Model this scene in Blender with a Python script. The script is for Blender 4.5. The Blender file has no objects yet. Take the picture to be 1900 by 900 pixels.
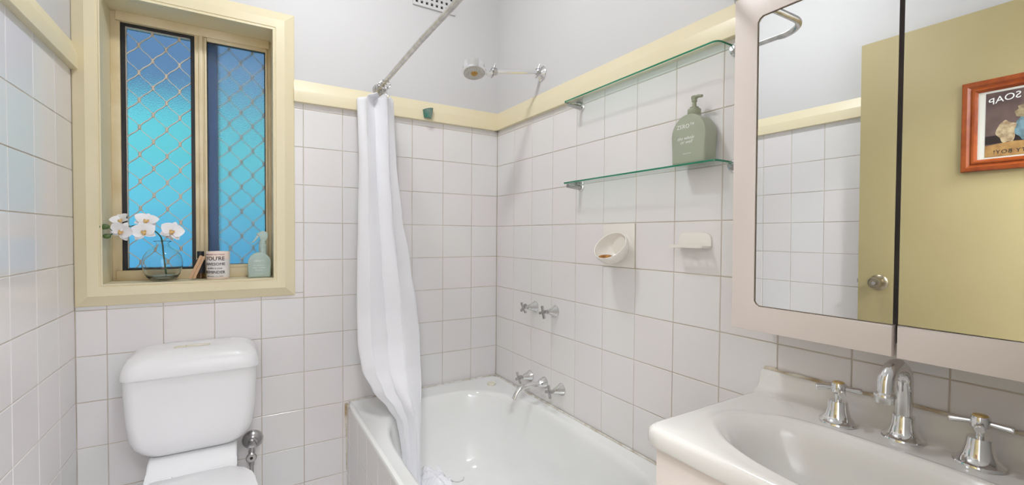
import bpy, bmesh, math, random
from mathutils import Vector, Matrix
from math import pi, sin, cos, radians as R

random.seed(7)
scene = bpy.context.scene
COL = scene.collection

# ------------------------------------------------------------------ camera
cam_d = bpy.data.cameras.new('camera')
cam = bpy.data.objects.new('camera', cam_d)
COL.objects.link(cam)
F_PX, YAW, PITCH, ROLL = 827.064, 0.55004, -0.0224, 0.00759
cam_d.sensor_fit = 'HORIZONTAL'
cam_d.sensor_width = 36.0
cam_d.lens = F_PX / 1900 * 36.0
cam_d.shift_x = (950 - 953.95) / 1900
cam_d.shift_y = (455.04 - 450) / 1900
cam_d.clip_start = 0.01
_f = Vector((sin(YAW) * cos(PITCH), cos(YAW) * cos(PITCH), sin(PITCH)))
_r = Vector((cos(YAW), -sin(YAW), 0))
_u = _r.cross(_f)
_r2 = _r * cos(ROLL) + _u * sin(ROLL)
_u2 = -_r * sin(ROLL) + _u * cos(ROLL)
M = Matrix((_r2, _u2, -_f)).transposed().to_4x4()
M.translation = Vector((-1.13786, -2.02879, 1.23124))
cam.matrix_world = M
scene.camera = cam

# ------------------------------------------------------------------ world, exposure
world = bpy.data.worlds.new('sky')
scene.world = world
world.use_nodes = True
bg = world.node_tree.nodes['Background']
bg.inputs[0].default_value = (0.80, 0.90, 1.0, 1)
bg.inputs[1].default_value = 1.5
vs = scene.view_settings
vs.view_transform = 'Standard'
vs.look = 'None'
vs.gamma = 1.0
vs.use_curve_mapping = False
vs.exposure = 0.05
scene.cycles.use_denoising = True
scene.cycles.max_bounces = 14
scene.cycles.diffuse_bounces = 6
scene.cycles.glossy_bounces = 6
scene.cycles.transmission_bounces = 12
scene.cycles.sample_clamp_indirect = 4.0
LAMP_POWER = 126.0      # ceiling lamp over the middle of the bathroom
HALL_FILL_POWER = 155.0      # added fill lamps in the passage behind the doorway
LAMP_COL = (0.935, 0.96, 1.0)

# ------------------------------------------------------------------ helpers
def mat(name, col, rough=0.4, metal=0.0, **kw):
    m = bpy.data.materials.new(name)
    m.use_nodes = True
    nt = m.node_tree
    b = nt.nodes['Principled BSDF']
    b.inputs['Base Color'].default_value = (*col, 1)
    b.inputs['Roughness'].default_value = rough
    b.inputs['Metallic'].default_value = metal
    for k, v in kw.items():
        if k in ('var', 'varscale', 'bump', 'bumpscale', 'rnd', 'world', 'stretch'):
            continue
        b.inputs[k.replace('_', ' ')].default_value = v
    tc = nt.nodes.new('ShaderNodeTexCoord')
    src = tc.outputs['Object']
    if 'stretch' in kw:
        mp = nt.nodes.new('ShaderNodeMapping')
        mp.inputs['Scale'].default_value = kw['stretch']
        nt.links.new(src, mp.inputs['Vector'])
        src = mp.outputs[0]
    last = None
    if 'var' in kw:       # mottled second colour
        n = nt.nodes.new('ShaderNodeTexNoise')
        n.inputs['Scale'].default_value = kw.get('varscale', 4.0)
        n.inputs['Detail'].default_value = 5
        nt.links.new(src, n.inputs['Vector'])
        rp = nt.nodes.new('ShaderNodeValToRGB')
        rp.color_ramp.elements[0].position = 0.38
        rp.color_ramp.elements[1].position = 0.68
        rp.color_ramp.elements[0].color = (*col, 1)
        rp.color_ramp.elements[1].color = (*kw['var'], 1)
        nt.links.new(n.outputs['Fac'], rp.inputs['Fac'])
        last = rp.outputs['Color']
        nt.links.new(last, b.inputs['Base Color'])
    if 'rnd' in kw:       # each piece its own slight tint
        oi = nt.nodes.new('ShaderNodeObjectInfo')
        rp = nt.nodes.new('ShaderNodeValToRGB')
        cols = kw['rnd']
        while len(rp.color_ramp.elements) < len(cols):
            rp.color_ramp.elements.new(0.5)
        for i, c in enumerate(cols):
            rp.color_ramp.elements[i].position = i / (len(cols) - 1)
            rp.color_ramp.elements[i].color = (*c, 1)
        nt.links.new(oi.outputs['Random'], rp.inputs['Fac'])
        nt.links.new(rp.outputs['Color'], b.inputs['Base Color'])
    if kw.get('world'):
        src = nt.nodes.new('ShaderNodeNewGeometry').outputs['Position']
    if 'bump' in kw:
        n = nt.nodes.new('ShaderNodeTexNoise')
        n.inputs['Scale'].default_value = kw.get('bumpscale', 20.0)
        n.inputs['Detail'].default_value = 3
        nt.links.new(src, n.inputs['Vector'])
        bp = nt.nodes.new('ShaderNodeBump')
        bp.inputs['Strength'].default_value = kw['bump']
        bp.inputs['Distance'].default_value = 0.004
        nt.links.new(n.outputs['Fac'], bp.inputs['Height'])
        nt.links.new(bp.outputs['Normal'], b.inputs['Normal'])
    return m

def glass(name, col, rough=0.0, ior=1.45, bump=None, bscale=300):
    m = mat(name, col, rough, 0.0, IOR=ior, Transmission_Weight=1.0,
            **({'bump': bump, 'bumpscale': bscale} if bump else {}))
    return m

def thin_glass(name, tint):
    m = bpy.data.materials.new(name)
    m.use_nodes = True
    nt = m.node_tree
    nt.nodes.remove(nt.nodes['Principled BSDF'])
    tr = nt.nodes.new('ShaderNodeBsdfTransparent'); tr.inputs[0].default_value = (*tint, 1)
    gl = nt.nodes.new('ShaderNodeBsdfGlossy'); gl.inputs['Roughness'].default_value = 0.02
    lw = nt.nodes.new('ShaderNodeLayerWeight'); lw.inputs['Blend'].default_value = 0.5
    pw = nt.nodes.new('ShaderNodeMath'); pw.operation = 'POWER'; pw.inputs[1].default_value = 5.0
    fr = nt.nodes.new('ShaderNodeMath'); fr.operation = 'MULTIPLY_ADD'; fr.inputs[1].default_value = 0.9; fr.inputs[2].default_value = 0.04
    nt.links.new(lw.outputs['Facing'], pw.inputs[0]); nt.links.new(pw.outputs[0], fr.inputs[0])
    mx = nt.nodes.new('ShaderNodeMixShader')
    nt.links.new(fr.outputs[0], mx.inputs[0]); nt.links.new(tr.outputs[0], mx.inputs[1]); nt.links.new(gl.outputs[0], mx.inputs[2])
    nt.links.new(mx.outputs[0], nt.nodes['Material Output'].inputs['Surface'])
    return m

def emis(name, col, s):
    m = bpy.data.materials.new(name)
    m.use_nodes = True
    b = m.node_tree.nodes['Principled BSDF']
    b.inputs['Base Color'].default_value = (0.9, 0.9, 0.9, 1)
    b.inputs['Emission Color'].default_value = (*col, 1)
    b.inputs['Emission Strength'].default_value = s
    return m

TILE_TINTS = [(0.775, 0.755, 0.755), (0.79, 0.758, 0.752), (0.77, 0.762, 0.764), (0.777, 0.765, 0.75), (0.79, 0.753, 0.756)]
M_TILE = mat('glazed white tile', (0.76, 0.73, 0.72), 0.17, rnd=TILE_TINTS, bump=0.06, bumpscale=5, world=True)
M_GROUT = mat('cream grout', (0.64, 0.58, 0.49), 0.9, var=(0.46, 0.38, 0.28), varscale=6)
M_CEIL = mat('white ceiling paint', (0.88, 0.88, 0.88), 0.7)
M_PAINT = mat('white wall paint', (0.635, 0.627, 0.625), 0.55, bump=0.08, bumpscale=16)
M_DOOR = mat('shaded cream door paint', (0.43, 0.36, 0.18), 0.6, var=(0.41, 0.34, 0.165), varscale=3, bump=0.05, bumpscale=12)  # cream darkened in the colour for the dimmer light on the door
M_CREAM = mat('cream gloss paint', (0.78, 0.70, 0.485), 0.34, var=(0.755, 0.67, 0.45), varscale=3, bump=0.06, bumpscale=12)
M_WFRAME = mat('pale cream window frame enamel', (0.74, 0.64, 0.43), 0.4, var=(0.62, 0.49, 0.27), varscale=7)
M_FLOOR = mat('grey floor tile', (0.45, 0.44, 0.43), 0.35)
M_ENAMEL = mat('white bath enamel', (0.81, 0.815, 0.805), 0.1, var=(0.79, 0.80, 0.785), varscale=3, Coat_Weight=0.3)
M_CERAMIC = mat('white toilet ceramic', (0.80, 0.805, 0.815), 0.1, Coat_Weight=0.3)
M_PLASTIC = mat('white toilet plastic', (0.84, 0.84, 0.85), 0.25)
M_BUTTON = mat('yellowed cream plastic', (0.78, 0.75, 0.62), 0.35)
M_MARBLE = mat('cream cultured marble', (0.80, 0.785, 0.75), 0.16, var=(0.785, 0.765, 0.725), varscale=3, Coat_Weight=0.3)
M_CAB = mat('warm white cabinet laminate', (0.785, 0.705, 0.66), 0.35, var=(0.77, 0.69, 0.64), varscale=4)
M_CHROME = mat('chrome', (0.80, 0.80, 0.80), 0.06, 1.0)
M_OLDCHROME = mat('worn chrome tube', (0.50, 0.49, 0.47), 0.24, 1.0, var=(0.66, 0.65, 0.63), varscale=30, stretch=(1, 1, 1))
M_DULLCHROME = mat('dull dark chrome', (0.50, 0.49, 0.49), 0.25, 1.0)
M_HANDLE = mat('satin grey chrome', (0.46, 0.455, 0.45), 0.22, 1.0)
M_KNOB = mat('brushed brass nickel', (0.36, 0.31, 0.22), 0.3, 1.0)
M_MIRROR = mat('mirror silver', (0.93, 0.945, 0.94), 0.0, 1.0)
M_BLACK = mat('black rubber seal', (0.006, 0.006, 0.008), 0.4)
M_DARK = mat('dark cavity', (0.03, 0.022, 0.018), 0.8)
M_SHELF = thin_glass('green tinted shelf glass', (0.93, 0.98, 0.955))
M_SHELFEDGE = mat('deep green glass edge', (0.012, 0.19, 0.10), 0.12)
M_OBSC = glass('obscure window glass', (0.93, 0.97, 1.0), 0.18, 1.25, bump=0.5, bscale=260)
M_OBSC2 = glass('frosted window glass', (0.93, 0.97, 1.0), 0.23, 1.4, bump=0.6, bscale=260)
M_VASE = glass('vase glass', (0.975, 0.997, 0.99), 0.0, 1.3)
M_VASEBASE = glass('green thick vase base', (0.95, 0.985, 0.965), 0.0, 1.33)
M_CURTAIN = mat('white curtain cloth', (0.83, 0.83, 0.86), 0.55, bump=0.25, bumpscale=26)
M_GRILLE = mat('bronze beige grille metal', (0.60, 0.53, 0.44), 0.45, 0.2)
M_SAGE = mat('sage green bottle plastic', (0.365, 0.40, 0.305), 0.34)
M_SAGEBLUE = mat('pale blue green bottle plastic', (0.42, 0.53, 0.49), 0.34)
M_SAGECAP = mat('sage pump plastic', (0.30, 0.325, 0.225), 0.38)
M_WHITEINK = mat('white print', (0.85, 0.86, 0.82), 0.5)
M_BLACKINK = mat('black print', (0.02, 0.02, 0.025), 0.5)
M_REDINK = mat('dull red print', (0.40, 0.16, 0.14), 0.5)
M_WAX = mat('blush candle jar', (0.84, 0.70, 0.62), 0.3)
M_WAXIN = mat('white candle wax', (0.82, 0.78, 0.76), 0.4)
M_AMBER = mat('brown amber bottle glass', (0.10, 0.045, 0.01), 0.1)
M_WOOD = mat('pale wooden stick', (0.56, 0.35, 0.20), 0.6, var=(0.42, 0.23, 0.12), varscale=60, stretch=(1, 1, 0.1))
M_PETAL = mat('white orchid petal', (0.86, 0.85, 0.87), 0.5, Subsurface_Weight=0.0)
M_LIP = mat('yellow orchid lip', (0.78, 0.56, 0.22), 0.5, var=(0.50, 0.22, 0.07), varscale=90)
M_STEM = mat('green orchid stem', (0.035, 0.09, 0.03), 0.45)
M_BUD = mat('dark green bud', (0.045, 0.10, 0.02), 0.35, var=(0.09, 0.15, 0.035), varscale=80)
M_HOOK = mat('teal grey hook plastic', (0.05, 0.20, 0.15), 0.12, var=(0.20, 0.27, 0.23), varscale=40)
M_BROWNSOAP = mat('caramel soap remnant', (0.50, 0.22, 0.03), 0.35, var=(0.16, 0.055, 0.012), varscale=60, bump=0.6, bumpscale=90)
M_IVORY = mat('ivory ceramic', (0.82, 0.785, 0.73), 0.18)
M_CAULK = mat('stained sealant', (0.74, 0.70, 0.60), 0.6, var=(0.42, 0.31, 0.18), varscale=22)
M_CAULKW = mat('white bath sealant', (0.76, 0.75, 0.72), 0.5, var=(0.50, 0.44, 0.34), varscale=38)
M_REDWOOD = mat('polished red wood', (0.32, 0.07, 0.011), 0.22, var=(0.20, 0.032, 0.006), varscale=14, stretch=(1, 1, 1))
M_MAT = mat('off white picture mount', (0.70, 0.70, 0.62), 0.6)
M_FENCE = [mat('fence paint %s' % n, c, 0.6) for n, c in (('turquoise', (0.16, 0.74, 0.74)), ('aqua', (0.17, 0.72, 0.82)), ('sky blue', (0.14, 0.57, 0.82)), ('blue', (0.10, 0.44, 0.74)))]
M_NEIGH = mat('slate blue render', (0.115, 0.225, 0.37), 0.8)
M_BLUE = mat('cobalt blue enamel', (0.003, 0.10, 0.30), 0.35)
M_LAMP = emis('lit lamp diffuser', LAMP_COL, LAMP_POWER)
M_HALLFILL = emis('passage fill glow', (0.95, 0.965, 1.0), HALL_FILL_POWER)  # glow of the added passage fill lamps

def fin(bm, smooth=32.0):
    bmesh.ops.recalc_face_normals(bm, faces=bm.faces[:])
    for f in bm.faces:
        f.smooth = True
    a = R(smooth)
    for e in bm.edges:
        if len(e.link_faces) == 2:
            if e.calc_face_angle(0) > a:
                e.smooth = False

def obj(name, bm, m, parent=None, smooth=32.0, recalc=True):
    if recalc:
        fin(bm, smooth)
    me = bpy.data.meshes.new(name)
    bm.to_mesh(me)
    bm.free()
    for x in (m if isinstance(m, (list, tuple)) else [m]):
        me.materials.append(x)
    return link(name, me, parent)

def link(name, me, parent=None):
    o = bpy.data.objects.new(name, me)
    COL.objects.link(o)
    if parent is not None:
        set_parent(o, parent)
    return o

def world_mx(o):
    m = o.matrix_basis.copy()
    if o.parent is not None:
        m = world_mx(o.parent) @ o.matrix_parent_inverse @ m
    return m

def set_parent(o, p):
    o.parent = p
    o.matrix_parent_inverse = world_mx(p).inverted()

def thing(name, label, cat, loc=(0, 0, 0), group=None, rz=0.0):
    o = bpy.data.objects.new(name, None)
    o.empty_display_size = 0.03
    COL.objects.link(o)
    o.location = loc
    o.rotation_euler = (0, 0, rz)
    return tag(o, label, cat, group)

def tag(o, label, cat, group=None):
    o['label'] = label
    o['category'] = cat
    if group:
        o['group'] = group
    return o

def struct(o):
    o['kind'] = 'structure'
    return o

def empty(name, loc=(0, 0, 0)):
    o = bpy.data.objects.new(name, None)
    o.empty_display_size = 0.03
    COL.objects.link(o)
    o.location = loc
    return o

def copy_tree(o, parent=None):
    c = o.copy()
    COL.objects.link(c)
    if parent is not None:
        c.parent = parent
    for ch in [x for x in COL.objects if x.parent == o]:
        copy_tree(ch, c)
    return c

# ---- shapes
def box(bm, x0, x1, y0, y1, z0, z1, bev=0.0, seg=2):
    r = bmesh.ops.create_cube(bm, size=1.0)
    vs_ = r['verts']
    for v in vs_:
        v.co = Vector(((x0 + x1) / 2 + v.co.x * abs(x1 - x0), (y0 + y1) / 2 + v.co.y * abs(y1 - y0), (z0 + z1) / 2 + v.co.z * abs(z1 - z0)))
    if bev > 0:
        es = list({e for v in vs_ for e in v.link_edges})
        bmesh.ops.bevel(bm, geom=es, offset=bev, segments=seg, profile=0.5, affect='EDGES', clamp_overlap=True)
    return bm

def bx(x0, x1, y0, y1, z0, z1, bev=0.0, seg=2):
    return box(bmesh.new(), x0, x1, y0, y1, z0, z1, bev, seg)

def frame_of(d):
    d = Vector(d).normalized()
    up = Vector((0, 0, 1)) if abs(d.z) < 0.95 else Vector((0, 1, 0))
    a = d.cross(up).normalized()
    return a, d.cross(a).normalized()

def lathe(bm, prof, org=(0, 0, 0), axis=(0, 0, 1), n=32, cap=True):
    """prof: list of (radius, distance along axis)"""
    org = Vector(org)
    ax = Vector(axis).normalized()
    a, b = frame_of(ax)
    rings = []
    for r, h in prof:
        if r < 1e-6:
            rings.append([bm.verts.new(org + ax * h)])
        else:
            rings.append([bm.verts.new(org + ax * h + a * (r * cos(2 * pi * i / n)) + b * (r * sin(2 * pi * i / n))) for i in range(n)])
    skin(bm, rings)
    if cap:
        for rg in (rings[0], rings[-1]):
            if len(rg) > 2:
                bm.faces.new(rg)
    return bm

def skin(bm, rings, closed=True):
    for p, q in zip(rings, rings[1:]):
        n = max(len(p), len(q))
        rng = range(n) if closed else range(n - 1)
        for i in rng:
            j = (i + 1) % n
            if len(p) == 1 and len(q) == 1:
                continue
            if len(p) == 1:
                bm.faces.new((p[0], q[j], q[i]))
            elif len(q) == 1:
                bm.faces.new((p[i], p[j], q[0]))
            else:
                bm.faces.new((p[i], p[j], q[j], q[i]))

def tube(bm, pts, rad, n=16, cap=True):
    pts = [Vector(p) for p in pts]
    rr = rad if isinstance(rad, (list, tuple)) else [rad] * len(pts)
    t0 = (pts[1] - pts[0]).normalized()
    a, _ = frame_of(t0)
    rings = []
    for i, p in enumerate(pts):
        if i == 0:
            t = pts[1] - pts[0]
        elif i == len(pts) - 1:
            t = pts[-1] - pts[-2]
        else:
            t = (pts[i + 1] - p).normalized() + (p - pts[i - 1]).normalized()
        t.normalize()
        a = (a - t * a.dot(t)).normalized()
        b = t.cross(a)
        rings.append([bm.verts.new(p + a * (rr[i] * cos(2 * pi * k / n)) + b * (rr[i] * sin(2 * pi * k / n))) for k in range(n)])
    skin(bm, rings)
    if cap:
        bm.faces.new(rings[0])
        bm.faces.new(rings[-1])
    return bm

def arc(c, r, a0, a1, ex, ey, n=10):
    c, ex, ey = Vector(c), Vector(ex), Vector(ey)
    return [c + ex * (r * cos(a0 + (a1 - a0) * i / n)) + ey * (r * sin(a0 + (a1 - a0) * i / n)) for i in range(n + 1)]

def catmull(pts, n=8):
    P = [Vector(p) for p in pts]
    P = [P[0] * 2 - P[1]] + P + [P[-1] * 2 - P[-2]]
    out = []
    for i in range(1, len(P) - 2):
        for k in range(n):
            t = k / n
            out.append(0.5 * ((2 * P[i]) + (P[i + 1] - P[i - 1]) * t + (2 * P[i - 1] - 5 * P[i] + 4 * P[i + 1] - P[i + 2]) * t * t + (3 * P[i] - P[i - 1] - 3 * P[i + 1] + P[i + 2]) * t ** 3))
    out.append(P[-2])
    return out

def prism(bm, poly, o, ex, ey, ez, bev=0.0, seg=2):
    """extrude the 2-D outline poly (in ex,ey) along the vector ez"""
    o, ex, ey, ez = Vector(o), Vector(ex), Vector(ey), Vector(ez)
    a = [bm.verts.new(o + ex * u + ey * v) for u, v in poly]
    b = [bm.verts.new(o + ex * u + ey * v + ez) for u, v in poly]
    n = len(poly)
    fs = [bm.faces.new(a), bm.faces.new(b)]
    for i in range(n):
        fs.append(bm.faces.new((a[i], a[(i + 1) % n], b[(i + 1) % n], b[i])))
    if bev > 0:
        es = list({e for f in fs[:2] for e in f.edges})
        bmesh.ops.bevel(bm, geom=es, offset=bev, segments=seg, profile=0.5, affect='EDGES', clamp_overlap=True)
    return bm

def round_rect(u0, u1, v0, v1, r, n=6):
    rr = r if isinstance(r, (list, tuple)) else [r] * 4      # bl, br, tr, tl
    out = []
    for (cu, cv, a, q) in ((u0, v0, pi, rr[0]), (u1, v0, 1.5 * pi, rr[1]), (u1, v1, 0, rr[2]), (u0, v1, 0.5 * pi, rr[3])):
        su = 1 if cu == u0 else -1
        sv = 1 if cv == v0 else -1
        if q <= 0:
            out.append((cu, cv))
            continue
        for i in range(n + 1):
            t = a + 0.5 * pi * i / n
            out.append((cu + su * q + q * cos(t), cv + sv * q + q * sin(t)))
    return out

def ray_rrect(ang, cx, cy, x0, x1, y0, y1, r):
    """where the ray at angle ang from (cx,cy) leaves a rounded rectangle"""
    d = (cos(ang), sin(ang))
    mx, my, hx, hy = (x0 + x1) / 2, (y0 + y1) / 2, (x1 - x0) / 2, (y1 - y0) / 2
    lo, hi = 0.0, 5.0
    for _ in range(40):
        t = (lo + hi) / 2
        qx = abs(cx + d[0] * t - mx) - hx + r
        qy = abs(cy + d[1] * t - my) - hy + r
        s = math.hypot(max(qx, 0), max(qy, 0)) + min(max(qx, qy), 0) - r
        if s > 0:
            hi = t
        else:
            lo = t
    return (cx + d[0] * lo, cy + d[1] * lo)

def superell(ang, cx, cy, ax, ay, n):
    c, s = cos(ang), sin(ang)
    t = (abs(c / ax) ** n + abs(s / ay) ** n) ** (-1 / n)
    return (cx + c * t, cy + s * t)

def ell_sphere(bm, c, rx, ry, rz, seg=20, rot=None):
    r = bmesh.ops.create_uvsphere(bm, u_segments=seg, v_segments=max(8, seg // 2), radius=1.0)
    for v in r['verts']:
        p = Vector((v.co.x * rx, v.co.y * ry, v.co.z * rz))
        if rot is not None:
            p = rot @ p
        v.co = p + Vector(c)
    return bm

def torus(bm, c, R0, r0, ez=(0, 0, 1), n=28, k=8):
    a, b = frame_of(ez)
    ez = Vector(ez).normalized()
    c = Vector(c)
    rings = []
    for i in range(n):
        t = 2 * pi * i / n
        d = a * cos(t) + b * sin(t)
        rings.append([bm.verts.new(c + d * (R0 + r0 * cos(2 * pi * j / k)) + ez * (r0 * sin(2 * pi * j / k))) for j in range(k)])
    rings.append(rings[0])
    skin(bm, rings)
    return bm

def text_mesh(body, size, ex, ey, org, depth=0.0004, shear=0.0, align='CENTER', spacing=1.0, wrap=None, curve=None):
    """lettering as a thin mesh; wrap=(cx, cy, r, a0) lays it round an upright cylinder; curve bows the line"""
    cu = bpy.data.curves.new('lettering', 'FONT')
    cu.body = body
    cu.size = size
    cu.align_x = align
    cu.align_y = 'CENTER'
    cu.shear = shear
    cu.space_character = spacing
    cu.extrude = depth
    cu.resolution_u = 3
    t = bpy.data.objects.new('lettering', cu)
    COL.objects.link(t)
    dg = bpy.context.evaluated_depsgraph_get()
    dg.update()
    me = bpy.data.meshes.new_from_object(t.evaluated_get(dg))
    bpy.data.objects.remove(t)
    bpy.data.curves.remove(cu)
    ex, ey, org = Vector(ex), Vector(ey), Vector(org)
    ez = ex.cross(ey)
    for v in me.vertices:
        x, y, z = v.co
        if curve:
            y += curve * x * x
        if wrap:
            cx, cy, r, a0 = wrap
            a = a0 + x / r
            v.co = Vector((cx + (r + z) * sin(a), cy - (r + z) * cos(a), org.z + y))
        else:
            v.co = org + ex * x + ey * y + ez * z
    me.materials.clear()
    return me

def text(name, body, size, ex, ey, org, m, parent, **kw):
    me = text_mesh(body, size, ex, ey, org, **kw)
    me.materials.append(m)
    o = link(name, me, parent)
    return o

# ------------------------------------------------------------------ room shell
W = 1.612
YF = -1.985          # inner face of the front wall (the doorway the picture is taken from)
H_C = 2.62
Z0, TV = 1.5873, 0.15544
GAP = 0.0019         # grout recess behind the tile faces
PROUD = 0.0
rows = [1.80] + [Z0 + TV - k * TV for k in range(12)]
rows = [z for z in rows if z > 0.02] + [0.0]
back_cols = [0.0] + [-(0.1464 + j * 0.154) for j in range(10)] + [-W]
right_cols = [0.0] + [-(0.1672 + j * 0.15805) for j in range(12)] + [YF]
left_cols = [0.0, -0.156, -0.321, -0.485, -0.632, -0.780, -0.936, -1.093, -1.25, -1.408, -1.566, -1.724, -1.882, YF]

bm = bmesh.new()
hx0, hx1, hz0, hz1 = -1.545, -1.02, 1.045, 2.04     # opening in the masonry
box(bm, -W - 0.2, hx0, GAP, 0.24, 0, H_C)
box(bm, hx1, 0.2, GAP, 0.24, 0, H_C)
box(bm, hx0, hx1, GAP, 0.24, 0, hz0)
box(bm, hx0, hx1, GAP, 0.24, hz1, H_C)
wall_back = struct(obj('wall_back', bm, M_GROUT))
wall_right = struct(obj('wall_right', bx(GAP, 0.2, -3.3, 0.24, 0, H_C), M_GROUT))
wall_left = struct(obj('wall_left', bx(-W - 0.2, -W - GAP, -3.3, 0.24, 0, H_C), M_GROUT))
bm = bmesh.new()
box(bm, -W - 0.1, -1.57, YF - 0.11, YF, 0, H_C)
box(bm, -0.70, 0.1, YF - 0.11, YF, 0, H_C)
box(bm, -1.57, -0.70, YF - 0.11, YF, 2.09, H_C)
wall_front = struct(obj('wall_front', bm, M_PAINT))
struct(obj('wall_passage', bx(-W - 0.2, 0.2, -3.4, -3.3, 0, H_C), M_PAINT))
struct(obj('floor', bx(-W - 0.2, 0.2, -3.4, 0.24, -0.1, 0), M_FLOOR))
struct(obj('ceiling', bx(-W - 0.2, 0.2, -3.4, 0.24, H_C, H_C + 0.1), M_CEIL))
# painted plaster above the tiling (skin on the three walls)
bm = bmesh.new()
box(bm, -W, -1.545, -0.0005, GAP + 0.002, 1.79, H_C)
box(bm, -1.02, 0, -0.0005, GAP + 0.002, 1.79, H_C)
box(bm, -1.545, -1.02, -0.0005, GAP + 0.002, 2.04, H_C)
obj('plaster', bm, M_PAINT, wall_back)
obj('plaster', bx(-0.0005, GAP + 0.002, -3.3, 0, 1.79, H_C), M_PAINT, wall_right)
obj('plaster', bx(-W - GAP - 0.002, -W + 0.0005, -3.3, 0, 1.79, H_C), M_PAINT, wall_left)
obj('plaster', bx(-W - GAP - 0.002, -W + 0.0005, -3.3, YF - 0.1, 0, 1.79), M_PAINT, wall_left)
obj('plaster', bx(-0.0005, GAP + 0.002, -3.3, YF - 0.1, 0, 1.79), M_PAINT, wall_right)

TILE_CACHE = {}
def tile_mesh(w, h):
    key = (round(w, 4), round(h, 4))
    if key not in TILE_CACHE:
        b = bmesh.new()
        J = 0.0012                                   # half joint
        hw, hh = w / 2 - J, h / 2 - J
        e = min(0.0022, hw * 0.4, hh * 0.4)
        rings = []
        for (i, y) in ((0, 0.0035), (0, 0.0011), (e * 0.35, 0.00035), (e, 0.0)):
            rings.append([b.verts.new((sx * (hw - i), y, sz * (hh - i))) for sx, sz in ((-1, -1), (1, -1), (1, 1), (-1, 1))])
        skin(b, rings)
        b.faces.new(rings[-1])
        fin(b, 4)
        for f in b.faces:
            if f.normal.y > 0.5:
                f.normal_flip()
        me = bpy.data.meshes.new('tile')
        b.to_mesh(me)
        b.free()
        me.materials.append(M_TILE)
        TILE_CACHE[key] = me
    return TILE_CACHE[key]

def put_tile(wall, c, w, h, rz, jit=0.0022):
    if w < 0.006 or h < 0.006:
        return
    o = bpy.data.objects.new('tile', tile_mesh(w, h))
    COL.objects.link(o)
    o.location = c
    k = jit if min(w, h) > 0.08 else 0.0
    o.rotation_euler = (random.uniform(-k, k), 0, rz + random.uniform(-k, k))
    o.parent = wall
    return o

for i in range(len(rows) - 1):
    zt, zb = rows[i], rows[i + 1]
    # back wall, cut round the window casing
    for j in range(len(back_cols) - 1):
        xr, xl = back_cols[j], back_cols[j + 1]
        a0, a1, b0, b1 = xl, xr, zb, zt
        if a0 < -0.957 and b1 > 0.987:
            if b0 < 0.987:
                if a1 > -0.957:          # L-shaped cut beside the casing corner
                    put_tile(wall_back, ((-0.957 + a1) / 2, 0, (0.987 + b1) / 2), a1 + 0.957, b1 - 0.987, 0)
                b1 = 0.987
            elif a1 > -0.957:
                a0 = -0.957
            else:
                continue
        put_tile(wall_back, ((a0 + a1) / 2, 0, (b0 + b1) / 2), a1 - a0, b1 - b0, 0)
    # right wall (faces -x)
    if zb > 0.45:
        for j in range(len(right_cols) - 1):
            ya, yb = right_cols[j], right_cols[j + 1]
            if j == 5 and abs(zt - (Z0 - 2 * TV)) < 1e-4:
                continue                                 # the soap holder's own plate sits here
            put_tile(wall_right, (0, (ya + yb) / 2, (zt + zb) / 2), ya - yb, zt - zb, -pi / 2)
    # left wall (faces +x)
    for j in range(len(left_cols) - 1):
        ya, yb = left_cols[j], left_cols[j + 1]
        put_tile(wall_left, (-W, (ya + yb) / 2, (zt + zb) / 2 + (0.003 if 0.01 < zb and zt < 1.79 else 0)), ya - yb, zt - zb, pi / 2)

# picture-rail trims: sloped upper face, upright lower face
prof = [(0, 1.766), (0.018, 1.766), (0.0195, 1.7675), (0.0195, 1.812), (0.0185, 1.815), (0.003, 1.858), (0, 1.859)]
bm = bmesh.new(); prism(bm, [(-d, z) for d, z in prof], (-0.952, 0, 0), (0, 1, 0), (0, 0, 1), (0.952, 0, 0))
struct(obj('trim_1', bm, M_CREAM, smooth=20))
bm = bmesh.new(); prism(bm, [(-d, z) for d, z in prof], (0, 0, 0), (1, 0, 0), (0, 0, 1), (0, YF, 0))
struct(obj('trim_2', bm, M_CREAM, smooth=20))
bm = bmesh.new(); prism(bm, prof, (-W, 0.0, 0), (1, 0, 0), (0, 0, 1), (0, YF, 0))
struct(obj('trim_3', bm, M_CREAM, smooth=20))

# ------------------------------------------------------------------ window
win = struct(empty('window_1', (-1.28, 0.12, 1.055)))
OUT = (-1.611, -0.949, 0.979, 2.112)
INN = (-1.537, -1.027, 1.054, 2.033)
def rect_t(t):
    return [OUT[i] + (INN[i] - OUT[i]) * t for i in range(4)]
casing = [(0.0, 0.001), (0.0, -0.004), (0.04, -0.007), (0.44, -0.0195), (0.47, -0.021), (0.86, -0.021), (0.88, -0.018), (0.93, -0.018), (0.95, -0.0205), (1.0, -0.0205), (1.0, 0.001)]
for side in range(4):
    bm = bmesh.new()
    strips = []
    for t, y in casing:
        x0, x1, z0, z1 = rect_t(t)
        c = [(x0, z0), (x1, z0), (x1, z1), (x0, z1)]
        p, q = c[side], c[(side + 1) % 4]
        strips.append([bm.verts.new((p[0], y, p[1])), bm.verts.new((q[0], y, q[1]))])
    for a, b in zip(strips, strips[1:]):
        bm.faces.new((a[0], a[1], b[1], b[0]))
    bm.faces.new([s[0] for s in strips]); bm.faces.new([s[1] for s in strips])
    bm.faces.new((strips[0][0], strips[0][1], strips[-1][1], strips[-1][0]))
    obj('casing_board', bm, M_CREAM, win, smooth=18)
x0, x1, z0, z1 = INN
obj('sill', bx(x0 - 0.008, x1 + 0.007, -0.0005, 0.16, z0 - 0.009, z0), M_CREAM, win)
obj('reveal_board', bx(x0 - 0.008, x0, -0.0005, 0.16, z0, z1), M_CREAM, win)
obj('reveal_board', bx(x1, x1 + 0.007, -0.0005, 0.16, z0, z1), M_CREAM, win)
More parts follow.
